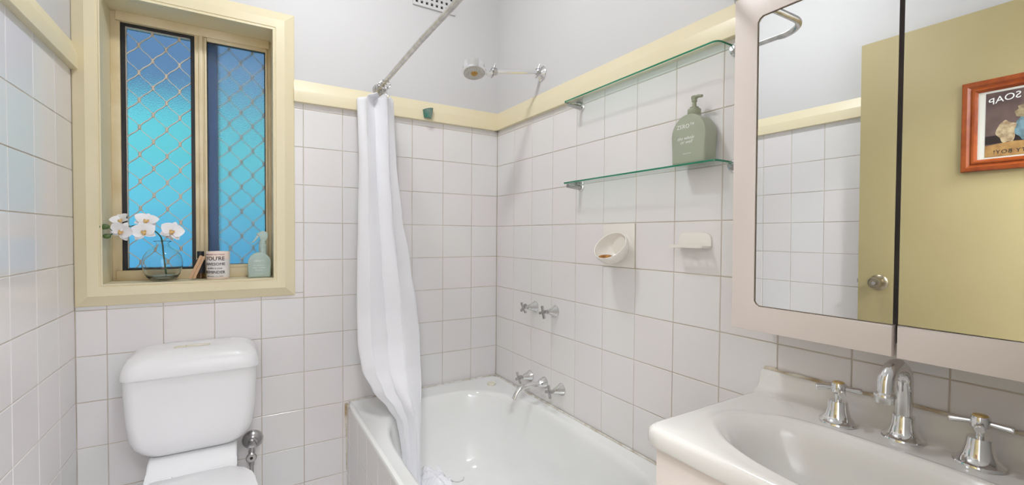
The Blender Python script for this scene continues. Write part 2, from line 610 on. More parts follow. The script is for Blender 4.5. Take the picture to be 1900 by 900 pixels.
obj('reveal_board', bx(x0 - 0.008, x1 + 0.007, -0.0005, 0.16, z1, z1 + 0.007), M_CREAM, win)
# aluminium frame
yf = 0.12
obj('frame_stile', bx(x0, -1.510, yf, yf + 0.045, z0, z1, 0.0015), M_WFRAME, win)
obj('frame_stile', bx(-1.038, x1, yf, yf + 0.045, z0, z1, 0.0015), M_WFRAME, win)
obj('frame_rail', bx(-1.524, -1.034, yf - 0.012, yf + 0.045, z0, 1.090, 0.0015), M_WFRAME, win)
obj('frame_rail', bx(-1.520, -1.034, yf - 0.010, yf + 0.045, 1.999, z1, 0.0015), M_WFRAME, win)
# left (fixed) light: black seal, mesh grille in front of obscure glass
def ring_frame(xa, xb, za, zb, w, y0, y1, bev=0.001):
    b = bmesh.new()
    box(b, xa, xa + w, y0, y1, za, zb, bev, 1); box(b, xb - w, xb, y0, y1, za, zb, bev, 1)
    box(b, xa + w, xb - w, y0, y1, za, za + w * 0.55, bev, 1); box(b, xa + w, xb - w, y0, y1, zb - w * 0.8, zb, bev, 1)
    return b
lsash = obj('left_sash', ring_frame(-1.510, -1.288, 1.090, 1.999, 0.0135, yf + 0.008, yf + 0.045), M_BLACK, win)
obj('glass_pane', bx(-1.500, -1.298, yf + 0.034, yf + 0.038, 1.096, 1.992), M_OBSC, lsash)
b = bmesh.new()
box(b, -1.497, -1.4945, yf + 0.014, yf + 0.03, 1.097, 1.989); box(b, -1.4945, -1.303, yf + 0.014, yf + 0.03, 1.986, 1.989); 
obj('bead', b, M_GRILLE, lsash)
# meeting stile between the two lights
b = bmesh.new()
box(b, -1.288, -1.2745, yf - 0.004, yf + 0.04, 1.090, 1.999, 0.001)
box(b, -1.2745, -1.262, yf - 0.010, yf + 0.03, 1.090, 1.999, 0.001)
obj('meeting_stile', b, M_WFRAME, win)
rs = bmesh.new()
box(rs, -1.262, -1.256, yf - 0.004, yf + 0.02, 1.090, 1.999, 0.001)
box(rs, -1.256, -1.249, yf - 0.010, yf + 0.02, 1.090, 1.996, 0.0015)
box(rs, -1.0475, -1.0425, yf - 0.010, yf + 0.02, 1.100, 1.996, 0.001)
box(rs, -1.0425, -1.038, yf - 0.004, yf + 0.02, 1.090, 1.996, 0.001)
box(rs, -1.249, -1.0475, yf - 0.008, yf + 0.02, 1.090, 1.1045, 0.001)
box(rs, -1.249, -1.0475, yf - 0.008, yf + 0.02, 1.984, 1.999, 0.001)
rsash = obj('right_sash', rs, M_WFRAME, win)
obj('seal', ring_frame(-1.249, -1.0475, 1.1045, 1.984, 0.0035, yf - 0.001, yf + 0.012, 0), M_BLACK, rsash)
obj('glass_pane', bx(-1.2485, -1.048, yf + 0.003, yf + 0.007, 1.105, 1.9835), M_OBSC2, rsash)
obj('blue_stile', bx(-1.2485, -1.217, yf + 0.024, yf + 0.05, 1.09, 1.99), M_BLUE, win)
obj('dark_stile', bx(-1.217, -1.213, yf + 0.024, yf + 0.05, 1.09, 1.99), M_DARK, win)
# expanded mesh grille: strands curving into short upright knots
b = bmesh.new()
PX, PZ, gy = 0.0407, 0.1015, yf + 0.024
BAYS = ((-1.4965, -1.300), (-1.212, -1.040))
def strand(pts, w):
    for (x0_, x1_) in BAYS:
        q = [p for p in pts if x0_ <= p[0] <= x1_]
        if len(q) < 2:
            continue
        prev = None
        for i_, (px_, pz_) in enumerate(q):
            j0, j1 = q[max(i_ - 1, 0)], q[min(i_ + 1, len(q) - 1)]
            d = Vector((j1[0] - j0[0], 0, j1[1] - j0[1])).normalized()
            nrm = Vector((-d.z, 0, d.x)) * w
            c_ = Vector((px_, gy, pz_)); dy = Vector((0, 0.003, 0))
            cur_ = [b.verts.new(c_ - nrm - dy), b.verts.new(c_ + nrm - dy), b.verts.new(c_ + nrm + dy), b.verts.new(c_ - nrm + dy)]
            if prev:
                for f_ in range(4):
                    b.faces.new((prev[f_], prev[(f_ + 1) % 4], cur_[(f_ + 1) % 4], cur_[f_]))
            else:
                b.faces.new(cur_)
            prev = cur_
        b.faces.new(prev)
for i in range(-2, 13):
    for k in range(-1, 11):
        gx = -1.460 + i * PX
        gz = 1.931 - k * PZ - (0.5 * PZ if i % 2 else 0)
        if any(x0_ < gx < x1_ for x0_, x1_ in BAYS) and 1.09 < gz < 1.99:
            box(b, gx - 0.0046, gx + 0.0046, gy - 0.004, gy + 0.004, gz - 0.0095, gz + 0.0095, 0.0022, 1)
        for sz in (-1, 1):
            n_ = 12
            pts = []
            for t in range(n_ + 1):
                u_ = t / n_
                e_ = (u_ - 0.5) + 0.085 * sin(2 * pi * u_)      # flatter in the middle, upright at the knots
                zz_ = gz + sz * (0.006 + (PZ / 2 - 0.012) * (u_ + 0.022 * sin(2 * pi * u_)))
                xx_ = gx + 0.0028 + (PX - 0.0056) * (u_ - 0.03 * sin(2 * pi * u_))
                if 1.085 < zz_ < 1.995:
                    pts.append((xx_, zz_))
            strand(pts, 0.0016 if sz > 0 else 0.0011)
obj('security_grille', b, M_GRILLE, win, smooth=20)

# ------------------------------------------------------------------ outside the window
struct(obj('wall_neighbour', bx(-7, 4, 3.4, 3.6, -1, 5.5), M_NEIGH))
fence = thing('board_fence', 'turquoise to blue horizontal board fence outside behind the obscure window', 'fence', (-1.3, 1.55, 0.0))
zs = 2.07
for k in range(14):
    mi = 0 if k < 3 else 1 if k < 5 else 2 if k < 7 else 3
    obj('board', bx(-4.5, 2.0, 1.5, 1.52, zs - 0.148, zs - 0.003, 0.003, 1), M_FENCE[mi], fence)
    zs -= 0.148
for px in (-3.4, -1.6, 0.2, 1.8):
    obj('post', bx(px, px + 0.09, 1.52, 1.6, -0.01, 2.07), M_FENCE[1], fence)
struct(obj('floor_outside', bx(-7, 4, 0.24, 3.4, -0.1, 0), mat('pale paving', (0.55, 0.55, 0.52), 0.8)))

# ------------------------------------------------------------------ door (open against the left wall, seen in the mirror) and picture
door = struct(empty('door_1', (-1.575, -1.93, 0)))
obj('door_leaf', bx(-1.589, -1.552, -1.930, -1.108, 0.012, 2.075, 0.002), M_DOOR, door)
kb = bmesh.new()
lathe(kb, [(0.0345, 0), (0.0345, 0.004), (0.030, 0.009), (0.020, 0.012)], (-1.552, -1.188, 1.006), (1, 0, 0))
obj('knob_rose', kb, M_KNOB, door)
kb = bmesh.new()
lathe(kb, [(0.014, 0.008), (0.014, 0.026), (0.020, 0.030), (0.0255, 0.038), (0.0265, 0.050), (0.0245, 0.056), (0.0205, 0.058), (0.019, 0.0555), (0.0125, 0.0555), (0.012, 0.0585), (0, 0.0585)], (-1.552, -1.188, 1.006), (1, 0, 0))
knob = obj('door_knob', kb, M_KNOB, door)
kb = bmesh.new()
lathe(kb, [(0.008, 0), (0.008, 0.0015), (0.006, 0.002), (0, 0.002)], (-1.4935, -1.188, 1.006), (1, 0, 0), 20)
obj('key_cylinder', kb, M_DULLCHROME, knob)
obj('latch_plate', bx(-1.582, -1.560, -1.1085, -1.1065, 0.975, 1.035), M_DULLCHROME, door)
obj('latch_tongue', bx(-1.578, -1.564, -1.107, -1.099, 0.997, 1.015, 0.002), M_DULLCHROME, door)
for hz in (0.25, 1.85):
    hb = bmesh.new(); lathe(hb, [(0.006, 0), (0.006, 0.09)], (-1.585, -1.937, hz), (0, 0, 1), 12)
    obj('hinge', hb, M_DULLCHROME, door)

PY0, PY1, PZ0, PZ1, px0 = -1.83, -1.447, 1.462, 1.803, -1.5525
pic = thing('framed_picture', 'framed soap print in a red wooden frame hanging on the cream door', 'picture', (px0, (PY0 + PY1) / 2, PZ0))
pf = bmesh.new()
fr_prof = [(0.0, 0.0), (0.0, 0.014), (0.003, 0.017), (0.016, 0.018), (0.024, 0.012), (0.027, 0.012), (0.030, 0.016), (0.036, 0.016), (0.041, 0.009), (0.044, 0.006), (0.044, 0.0)]
for side in range(4):
    pf = bmesh.new()
    st = []
    for ins, d in fr_prof:
        c = [(PY0 + ins, PZ0 + ins), (PY1 - ins, PZ0 + ins), (PY1 - ins, PZ1 - ins), (PY0 + ins, PZ1 - ins)]
        p, q = c[side], c[(side + 1) % 4]
        st.append([pf.verts.new((px0 + d, p[0], p[1])), pf.verts.new((px0 + d, q[0], q[1]))])
    for a, b in zip(st, st[1:]):
        pf.faces.new((a[0], a[1], b[1], b[0]))
    pf.faces.new((st[0][0], st[0][1], st[-1][1], st[-1][0]))
    pf.faces.new([s[0] for s in st]); pf.faces.new([s[1] for s in st])
    obj('frame_side', pf, M_REDWOOD, pic, smooth=25)
mount = obj('mount', bx(px0, px0 + 0.004, PY0 + 0.042, PY1 - 0.042, PZ0 + 0.042, PZ1 - 0.042), M_MAT, pic)
ay0, ay1, az0, az1 = PY0 + 0.064, PY1 - 0.064, PZ0 + 0.050, PZ1 - 0.052
art = obj('print', bx(px0 + 0.004, px0 + 0.0046, ay0, ay1, az0, az1), mat('plum brown print', (0.085, 0.055, 0.05), 0.35, var=(0.15, 0.10, 0.085), varscale=12), pic)
def flat(name, pts, m, d):
    b_ = bmesh.new()
    prism(b_, pts, (px0 + 0.0046, 0, 0), (0, 1, 0), (0, 0, 1), (d, 0, 0))
    return obj(name, b_, m, art)
def wob(cu, cv, a, b, sd):
    return [(cu + a * (1 + 0.16 * sin(3 * t + sd) + 0.09 * sin(7 * t + 2 * sd)) * cos(t), cv + b * (1 + 0.14 * sin(2 * t + sd) + 0.10 * sin(5 * t + sd)) * sin(t)) for t in [2 * pi * i / 36 for i in range(36)]]
flat('printed_ground', [(ay0, az0), (ay1, az0), (ay1, az0 + 0.042), (ay1 - 0.07, az0 + 0.052), (ay0 + 0.1, az0 + 0.046), (ay0, az0 + 0.055)], mat('printed ochre', (0.40, 0.24, 0.08), 0.4, var=(0.28, 0.15, 0.05), varscale=40), 0.0003)
flat('printed_shade', [(ay0, az0 + 0.055), (ay1, az0 + 0.048), (ay1, az0 + 0.078), (ay0, az0 + 0.086)], mat('printed dark brown', (0.022, 0.014, 0.012), 0.4), 0.0002)
flat('printed_patch', wob(ay1 - 0.056, az0 + 0.088, 0.024, 0.044, 1), mat('printed cream', (0.50, 0.40, 0.24), 0.4, var=(0.26, 0.18, 0.10), varscale=70), 0.0005)
flat('printed_patch', wob(ay1 - 0.104, az0 + 0.100, 0.026, 0.050, 2), mat('printed pale blue', (0.16, 0.27, 0.31), 0.4, var=(0.07, 0.11, 0.12), varscale=60), 0.0004)
flat('printed_patch', wob(ay1 - 0.110, az0 + 0.158, 0.036, 0.024, 4), mat('printed olive brown', (0.20, 0.14, 0.08), 0.4, var=(0.36, 0.31, 0.17), varscale=60), 0.0006)
text('lettering', "PEARS' SOAP", 0.034, (0, 1, 0), (0, 0, 1), (px0 + 0.0052, (ay0 + ay1) / 2 + 0.024, az1 - 0.022), M_WHITEINK, art, curve=-1.5, spacing=1.0)
text('lettering', "DIRTY BOY!", 0.020, (0, 1, 0), (0, 0, 1), (px0 + 0.0052, (ay0 + ay1) / 2 + 0.045, az0 + 0.016), M_DARK, art, spacing=1.15)

# ------------------------------------------------------------------ bathtub
bath = thing('bathtub', 'white enamel bathtub with tiled front set into the right corner', 'bathtub', (-0.37, -0.70, 0.0))
bx0, bx1, by0, by1, bz = -0.749, -0.002, -1.392, -0.002, 0.500
bcx, bcy, N = -0.36, -0.70, 128
angs = [2 * pi * i / N for i in range(N)]
bm = bmesh.new()
rings = []
def rring(x0, x1, y0, y1, r, z):
    rings.append([bm.verts.new((*ray_rrect(a, bcx, bcy, x0, x1, y0, y1, r), z)) for a in angs])
rring(bx0 + 0.006, bx1, by0, by1, 0.012, bz - 0.0145)
rring(bx0, bx1, by0, by1, 0.012, bz - 0.0125)
rring(bx0, bx1, by0, by1, 0.012, bz - 0.007)
rring(bx0 + 0.003, bx1, by0 + 0.003, by1, 0.012, bz - 0.002)
rring(bx0 + 0.010, bx1 - 0.005, by0 + 0.010, by1 - 0.005, 0.012, bz)
rring(bx0 + 0.017, bx1 - 0.016, by0 + 0.017, by1 - 0.016, 0.014, bz - 0.001)
rring(bx0 + 0.021, bx1 - 0.022, by0 + 0.021, by1 - 0.022, 0.016, bz - 0.0045)
def sring(ax, ay, n, z, cx=-0.368, cy=-0.70):
    rings.append([bm.verts.new((*superell(a, cx + (bcx - cx) * 0, cy, ax, ay, n), z)) for a in angs])
sring(0.332, 0.594, 3.0, bz - 0.006)
sring(0.325, 0.587, 3.0, bz - 0.009)
sring(0.318, 0.578, 3.0, bz - 0.018)
sring(0.312, 0.570, 3.0, bz - 0.034)
sring(0.303, 0.556, 3.0, bz - 0.10)
sring(0.290, 0.532, 2.9, bz - 0.20, cy=-0.695)
sring(0.275, 0.505, 2.8, bz - 0.28, cy=-0.69)
sring(0.252, 0.480, 2.7, bz - 0.322, cy=-0.69)
sring(0.215, 0.44, 2.6, bz - 0.338, cy=-0.69)
sring(0.15, 0.36, 2.4, bz - 0.343, cy=-0.69)
sring(0.06, 0.20, 2.0, bz - 0.345, cy=-0.69)
rings.append([bm.verts.new((-0.368, -0.69, bz - 0.345))])
skin(bm, rings)
obj('basin', bm, M_ENAMEL, bath, smooth=40)
apron = obj('apron', bx(-0.747 + 0.0014, -0.715, by0 + 0.005, -0.001, 0.0, bz - 0.0145), M_GROUT, bath)
ay = [0.0, -0.060, -0.213, -0.366, -0.520, -0.674, -0.828, -0.982, -1.136, -1.290, by0 + 0.005]
az = [bz - 0.0145, 0.3438, 0.1884, 0.033, 0.0]
for i in range(len(ay) - 1):
    for j in range(len(az) - 1):
        put_tile(apron, (-0.747, (ay[i] + ay[i + 1]) / 2, (az[j] + az[j + 1]) / 2), ay[i] - ay[i + 1], az[j] - az[j + 1], -pi / 2)
dr = bmesh.new()
DC = (-0.332, -0.250, bz - 0.3445)
lathe(dr, [(0.034, 0.004), (0.033, 0.007), (0.028, 0.007), (0.024, 0.004), (0.021, -0.004), (0, -0.006)], DC, n=32, cap=False)
obj('drain_ring', dr, M_CHROME, bath)
dr = bmesh.new(); lathe(dr, [(0.021, 0.0035), (0, 0.0035)], DC, n=24, cap=False)
obj('drain_hole', dr, mat('brown drain hole', (0.10, 0.05, 0.02), 0.4), bath)
b = bmesh.new()
tube(b, [(-0.738, -0.006, bz + 0.0005), (-0.006, -0.006, bz + 0.0005)], 0.0045, 8)
obj('sealant', b, M_CAULKW, bath)
b = bmesh.new()
tube(b, [(-0.0065, -0.006, bz + 0.0005), (-0.0065, by0, bz + 0.0005)], 0.0045, 8)
obj('sealant', b, M_CAULKW, bath)
b = bmesh.new()
tube(b, [(-0.749, -0.003, bz - 0.008), (-0.750, -0.003, 0.43), (-0.749, -0.002, 0.36), (-0.748, -0.001, 0.20)], [0.007, 0.006, 0.003, 0.002], 8)
obj('sealant', b, M_CAULK, bath)
b = bmesh.new()
lathe(b, [(0.020, 0), (0.021, 0.004), (0.020, 0.009), (0.016, 0.011), (0.014, 0.0095), (0, 0.0095)], (-0.088, -0.112, bz - 0.0055), n=28)
tag(obj('round_cap', b, M_BUTTON), 'small round cream cap lying on the back corner of the bath rim', 'cap')

# ------------------------------------------------------------------ shower curtain, rail, rings
rail = thing('shower_rail', 'worn chrome shower curtain rail running from the window wall', 'rail', (-0.613, -0.003, 1.873))
b = bmesh.new()
rp_ = [Vector((-0.613, 0.0, 1.874)), Vector((-0.626, -0.6, 1.874)), Vector((-0.630, -1.235, 1.870))]
rp_ += arc((-0.540, -1.235, 1.869), 0.090, pi, 1.5 * pi, (1, 0, 0), (0, 1, 0), 12)
rp_ += [Vector((-0.3, -1.325, 1.868)), Vector((0, -1.325, 1.868))]
tube(b, rp_, 0.0095, 18)
obj('tube', b, M_OLDCHROME, rail, smooth=50)
for p, ax in (((-0.613, -0.001, 1.874), (0, -1, 0)), ((-0.001, -1.325, 1.868), (-1, 0, 0))):
    b = bmesh.new()
    lathe(b, [(0.024, 0), (0.024, 0.003), (0.016, 0.010), (0.0125, 0.022), (0.0125, 0.026)], p, ax, 24)
    obj('wall_flange', b, M_OLDCHROME, rail)
ring_spots = [(-0.034, 0.3, 0.2, 'curtain ring nearest the wall'), (-0.060, -0.35, -0.25, 'middle curtain ring'), (-0.085, 0.15, 0.1, 'third curtain ring from the wall'), (-0.122, -0.25, 0.0, 'curtain ring hanging furthest from the wall')]
for (ry, tilt, tw, lab) in ring_spots:
    b = bmesh.new()
    torus(b, (-0.6145, ry, 1.874 - 0.0095), 0.0205, 0.0016, (sin(tw), cos(tw), tilt * 0.6), 28, 8)
    ell_sphere(b, (-0.6145 + 0.020 * cos(tw), ry, 1.868), 0.004, 0.004, 0.006, 10)
    tag(obj('curtain_ring', b, M_DULLCHROME), lab + ' on the chrome shower rail, thin wire', 'ring', 'rings on the shower rail')

cur = thing('shower_curtain', 'white cloth shower curtain bunched at the window wall, tucked into the bath', 'curtain', (-0.62, -0.1, 1.84))
#      z,     xL,     xR,     y centre, fold depth
keys = [(1.838, -0.660, -0.580, -0.080, 0.046),
        (1.815, -0.720, -0.566, -0.086, 0.050),
        (1.70, -0.716, -0.562, -0.090, 0.046),
        (1.54, -0.712, -0.556, -0.095, 0.042),
        (1.31, -0.718, -0.532, -0.105, 0.036),
        (1.10, -0.722, -0.497, -0.118, 0.034),
        (0.92, -0.727, -0.468, -0.135, 0.034),
        (0.78, -0.730, -0.458, -0.165, 0.036),
        (0.68, -0.722, -0.468, -0.205, 0.038),
        (0.60, -0.688, -0.480, -0.245, 0.036),
        (0.53, -0.635, -0.492, -0.262, 0.028),
        (0.47, -0.600, -0.492, -0.262, 0.022),
        (0.40, -0.588, -0.495, -0.262, 0.022),
        (0.32, -0.578, -0.498, -0.262, 0.022),
        (0.235, -0.575, -0.498, -0.262, 0.022),
        (0.178, -0.580, -0.491, -0.265, 0.022)]
def key_at(z):
    if z >= keys[0][0]:
        return keys[0][1:]
    for a, c in zip(keys, keys[1:]):
        if a[0] >= z >= c[0]:
            t = (a[0] - z) / (a[0] - c[0])
            t = t * t * (3 - 2 * t) * 0.5 + t * 0.5
            return [p + (q - p) * t for p, q in zip(a[1:], c[1:])]
    return keys[-1][1:]
def wr(u, z):      # creases
    return (0.0030 * sin(11 * z + 9 * u) * sin(7 * u + 4 * z) + 0.0026 * abs(sin(7 * z - 9 * u + 1.3)) + 0.0014 * abs(sin(23 * z + 11 * u)) * sin(5 * z - 5 * u) + 0.0012 * abs(sin(41 * z - 6 * u)) * max(0, sin(9 * u + 3 * z)))
b = bmesh.new()
NU, NV = 150, 170
grid = []
for j in range(NV + 1):
    z = 1.838 + (0.178 - 1.838) * j / NV
    xL, xR, yc, A = key_at(z)
    row = []
    lowk = max(0.0, min(1.0, (0.75 - z) / 0.3))
    for i in range(NU + 1):
        u = i / NU
        ph = 2 * pi * (2.15 * u ** 0.8) + 0.55 * sin(2.1 * z + 1.0) + 0.9
        s = u + 0.06 * sin(2 * ph) + 0.05 * sin(ph + 1.0) * (1 - u)
        s = min(1.0, max(0.0, s))
        dy = A * (0.60 * sin(ph) + 0.10 * sin(2.3 * ph + 3 * z) - 0.30 * (u - 0.5))
        zz = z
        if j < 6:
            zz = z - 0.018 * (1 - j / 6) * (0.5 - 0.5 * cos(2 * pi * 3 * u))
        if u < 0.14 and z > 1.70:                  # the back layers hang from a lower hem
            zz = min(zz, 1.838 - 0.05 * (1 - u / 0.14) ** 0.5)
        # a long diagonal pull towards the bath edge
        pull = 0.020 * math.exp(-((u - 0.42 - 0.55 * (0.72 - z)) / 0.10) ** 2) * math.exp(-((z - 0.60) / 0.18) ** 2)
        row.append(b.verts.new((xL + (xR - xL) * s, yc + dy + wr(u, z) - pull + 0.012 * math.exp(-((u - 0.62 - 0.35 * (0.6 - z)) / 0.05) ** 2) * lowk, zz)))
    grid.append(row)
for p, q in zip(grid, grid[1:]):
    for i in range(NU):
        b.faces.new((p[i], p[i + 1], q[i + 1], q[i]))
cl = obj('cloth', b, M_CURTAIN, cur, smooth=70)
sm = cl.modifiers.new('thick', 'SOLIDIFY'); sm.thickness = 0.0012
# crumpled hem lying on the bath floor
b = bmesh.new()
for (cx_, cy_, ax_, ay_, hz_, sd, turn) in ((-0.445, -0.215, 0.055, 0.045, 0.055, 1.0, 0.4), (-0.455, -0.285, 0.075, 0.045, 0.045, 2.3, -0.3)):
    g = []
    n = 26
    for j in range(n + 1):
        row = []
        for i in range(n + 1):
            u, v = i / n * 2 - 1, j / n * 2 - 1
            rr_ = u * u * 0.8 + v * v
            h = hz_ * max(0.0, 1 - 0.62 * rr_) * (0.72 + 0.28 * sin(4.0 * u + sd * 3)) + 0.010 * sin(7 * u + 5 * v + sd) + 0.006 * abs(sin(9 * v - 4 * u))
            X = cx_ + (u * ax_ * cos(turn) - v * ay_ * sin(turn))
            Y = cy_ + (u * ax_ * sin(turn) + v * ay_ * cos(turn))
            row.append(b.verts.new((X, Y, 0.168 + max(0, h))))
        g.append(row)
    for p, q in zip(g, g[1:]):
        for i in range(n):
            b.faces.new((p[i], p[i + 1], q[i + 1], q[i]))
hem = obj('hem', b, M_CURTAIN, cur, smooth=70)
sm = hem.modifiers.new('thick', 'SOLIDIFY'); sm.thickness = 0.0012
b = bmesh.new()
torus(b, (-0.612, -0.138, 1.815), 0.0055, 0.0016, (0, 1, 0), 20, 8)
obj('eyelet', b, M_CHROME, cur)
b = bmesh.new()
tube(b, [(-0.614, -0.137, 1.846), (-0.613, -0.141, 1.832), (-0.612, -0.140, 1.818)], 0.0012, 8)
obj('hook', b, M_CHROME, cur)

# small teal hook on the back trim
b = bmesh.new()
sec = [(-0.024, 0), (-0.024, -0.006), (-0.018, -0.026), (-0.006, -0.034), (0.006, -0.034), (0.018, -0.026), (0.024, -0.006), (0.024, 0)]
top = [b.verts.new((-0.388 + x, -0.0195 + y, 1.818 + 0.2 * x)) for x, y in sec]
bot = [b.verts.new((-0.388 + x * 0.72, -0.0195 + y * 0.75, 1.776)) for x, y in sec]
inn = [b.verts.new((-0.388 + x * 0.8, -0.0195 + y * 0.8 - 0.001, 1.816 + 0.2 * x)) for x, y in sec]
dn = [b.verts.new((-0.388 + x * 0.6, -0.0195 + y * 0.6 - 0.001, 1.790)) for x, y in sec]
skin(b, [bot, top, inn, dn]); b.faces.new(bot); b.faces.new(dn)
tag(obj('wall_hook', b, M_HOOK, smooth=40), 'small teal green cup hook on the cream back wall trim', 'hook')

# ------------------------------------------------------------------ vent
vent = thing('air_vent', 'white wall vent of small square holes high on the window wall', 'vent', (-0.355, 0, 2.29))
b = bmesh.new()
vx0, vz0, pt, hl = -0.4560, 2.2955, 0.0247, 0.0125
nx, nz = 8, 6
bar = pt - hl
vx1, vz1 = vx0 + nx * pt + bar, vz0 + nz * pt + bar
for i in range(nx + 1):
    box(b, vx0 + i * pt, vx0 + i * pt + bar, -0.010, -0.001, vz0, vz1)
for k in range(nz + 1):
    for i in range(nx):
        box(b, vx0 + i * pt + bar, vx0 + (i + 1) * pt, -0.010, -0.001, vz0 + k * pt, vz0 + k * pt + bar)
obj('grid', b, M_PAINT, vent)
obj('cavity', bx(vx0 + 0.004, vx1 - 0.004, -0.0012, -0.0004, vz0 + 0.004, vz1 - 0.004), M_DARK, vent)

# ------------------------------------------------------------------ shower head and arm
sh = thing('shower', 'chrome shower rose on a straight arm above the tiled right wall', 'shower head', (0, -0.399, 1.947))
b = bmesh.new()
lathe(b, [(0.033, 0.0005), (0.033, 0.003), (0.028, 0.008), (0.016, 0.013), (0.012, 0.018), (0.012, 0.03)], (0, -0.399, 1.945), (-1, 0, 0), 36)
obj('wall_flange', b, M_CHROME, sh)
A0, A1 = Vector((-0.012, -0.399, 1.951)), Vector((-0.243, -0.399, 1.907))
A0 = Vector((-0.012, -0.399, 1.9505))
b = bmesh.new(); tube(b, [A0, A1], 0.0095, 18)
obj('arm', b, M_CHROME, sh)
for P, s in ((A0 + (A1 - A0) * 0.04, 1), (A1, 1)):
    b = bmesh.new()
    d = (A1 - A0).normalized()
    lathe(b, [(0.011, -0.012), (0.015, -0.010), (0.015, 0.008), (0.011, 0.012)], P, d, 18)
    tube(b, [P + Vector((0, 0, 0.012)), P + Vector((0.006, -0.004, 0.033))], [0.004, 0.0025], 10)
    tube(b, [P - Vector((0, 0, 0.012)), P + Vector((-0.010, 0.004, -0.027))], [0.004, 0.0025], 10)
    obj('clamp', b, M_DULLCHROME, sh)
b = bmesh.new()
J = Vector((-0.268, -0.399, 1.891))
tube(b, [A1, A1 + Vector((-0.010, 0, -0.006)), J, Vector((-0.288, -0.399, 1.897)), Vector((-0.305, -0.399, 1.905))], [0.010, 0.009, 0.010, 0.008, 0.010], 14)
obj('swivel_joint', b, M_CHROME, sh, smooth=50)
hc, hax = Vector((-0.334, -0.399, 1.892)), Vector((-0.06, -0.30, -1.0)).normalized()
b = bmesh.new()
lathe(b, [(0, -0.036), (0.030, -0.036), (0.041, -0.031), (0.045, -0.020), (0.046, 0.0), (0.0485, 0.004), (0.0475, 0.010), (0.042, 0.0115)], hc, hax, 40)
obj('rose_body', b, mat('pale chrome plate', (0.86, 0.86, 0.86), 0.16, 1.0), sh)
b = bmesh.new()
lathe(b, [(0.0425, 0.0105), (0.0425, 0.0125), (0, 0.0135)], hc, hax, 40, cap=False)
rose = obj('rose_face', b, mat('worn rose face', (0.55, 0.54, 0.50), 0.4, var=(0.40, 0.37, 0.30), varscale=120), sh)
b = bmesh.new()
fa, fb = frame_of(hax)
for rr_, nn in ((0.036, 26), (0.028, 20), (0.020, 14)):
    for i in range(nn):
        t = 2 * pi * i / nn
        p = hc + fa * (rr_ * cos(t)) + fb * (rr_ * sin(t))
        lathe(b, [(0.0018, 0.0125), (0.0012, 0.0152), (0, 0.0155)], p, hax, 6, cap=False)
nz_ = obj('nozzles', b, M_CERAMIC, rose)
nz_['kind'] = 'stuff'
b = bmesh.new()
lathe(b, [(0.014, 0.013), (0.012, 0.0165), (0, 0.0175)], hc, hax, 24, cap=False)
obj('rose_centre', b, mat('brass stained centre', (0.50, 0.30, 0.06), 0.4, 0.4, var=(0.30, 0.15, 0.03), varscale=150), rose)

# ------------------------------------------------------------------ glass shelves on the right wall
def shelf(z, lab):
    d, ya, yb, th = 0.075, -0.655, -1.303, 0.006
    t = thing('glass_shelf', lab, 'shelf', (0, (ya + yb) / 2, z), 'glass shelves on the right wall')
    outline = [(-0.003, ya), (-0.003, yb)] + [(-d + 0.014 + 0.014 * cos(a), yb + 0.014 + 0.014 * sin(a)) for a in (1.5 * pi, 1.33 * pi, 1.17 * pi, pi)] + [(-d + 0.006, ya), ]
    outline = [(-0.003, ya), (-0.003, yb)]
    for i in range(5):
        a = -0.5 * pi - 0.5 * pi * i / 4
        outline.append((-d + 0.016 + 0.016 * cos(a), yb + 0.016 + 0.016 * sin(a)))
    for i in range(5):
        a = pi - 0.5 * pi * i / 4
        outline.append((-d + 0.006 + 0.006 * cos(a), ya - 0.006 + 0.006 * sin(a)))
    b_ = bmesh.new()
    prism(b_, outline, (0, 0, z - th), (1, 0, 0), (0, 1, 0), (0, 0, th))
    obj('glass_plate', b_, M_SHELF, t)
    # ground edge along the front and ends
    b_ = bmesh.new()
    ring_o = outline[1:] + outline[:1]
    path = [Vector((x, y, 0)) for x, y in outline[1:]] + [Vector((outline[0][0], outline[0][1], 0))]
    lo, hi, lo2, hi2 = [], [], [], []
    for i, p in enumerate(path):
        q0 = path[max(i - 1, 0)]; q1 = path[min(i + 1, len(path) - 1)]
        tg = (q1 - q0).normalized()
        nn = Vector((tg.y, -tg.x, 0)) * 0.0006
        if (p + nn - Vector((-0.03, (ya + yb) / 2, 0))).length < (p - Vector((-0.03, (ya + yb) / 2, 0))).length:
            nn = -nn
        lo.append(b_.verts.new(p + nn + Vector((0, 0, z - th + 0.0006)))); hi.append(b_.verts.new(p + nn + Vector((0, 0, z - 0.0006))))
        lo2.append(b_.verts.new(p + nn * 0.1 + Vector((0, 0, z - th + 0.0006)))); hi2.append(b_.verts.new(p + nn * 0.1 + Vector((0, 0, z - 0.0006))))
    for i in range(len(path) - 1):
        b_.faces.new((lo[i], lo[i + 1], hi[i + 1], hi[i]))
        b_.faces.new((hi[i], hi[i + 1], hi2[i + 1], hi2[i]))
        b_.faces.new((lo2[i], lo2[i + 1], lo[i + 1], lo[i]))
    obj('polished_edge', b_, M_SHELFEDGE, t, smooth=60)
    for by, al in ((-0.672, 1.0), (-1.308, 0.3)):
        br = bmesh.new()
        lathe(br, [(0.0175, 0.0), (0.0175, 0.004), (0.015, 0.007), (0.009, 0.008)], (0, by, z - 0.013), (-1, 0, 0), 24)
        br_o = obj('bracket', br, M_CHROME, t)
        br = bmesh.new()
        tube(br, [(-0.004, by, z - 0.0175), (-0.030 * al, by, z - 0.0165), (-0.068 * al, by, z - 0.0140)], [0.0095, 0.0088, 0.0072], 16)
        if al == 1.0:
            box(br, -0.024, -0.004, by - 0.008, by + 0.008, z + 0.0002, z + 0.006, 0.002)
        obj('bracket_arm', br, M_HANDLE, br_o)
    return t
shelf(1.7475, 'upper empty glass shelf on chrome brackets just below the cream trim')
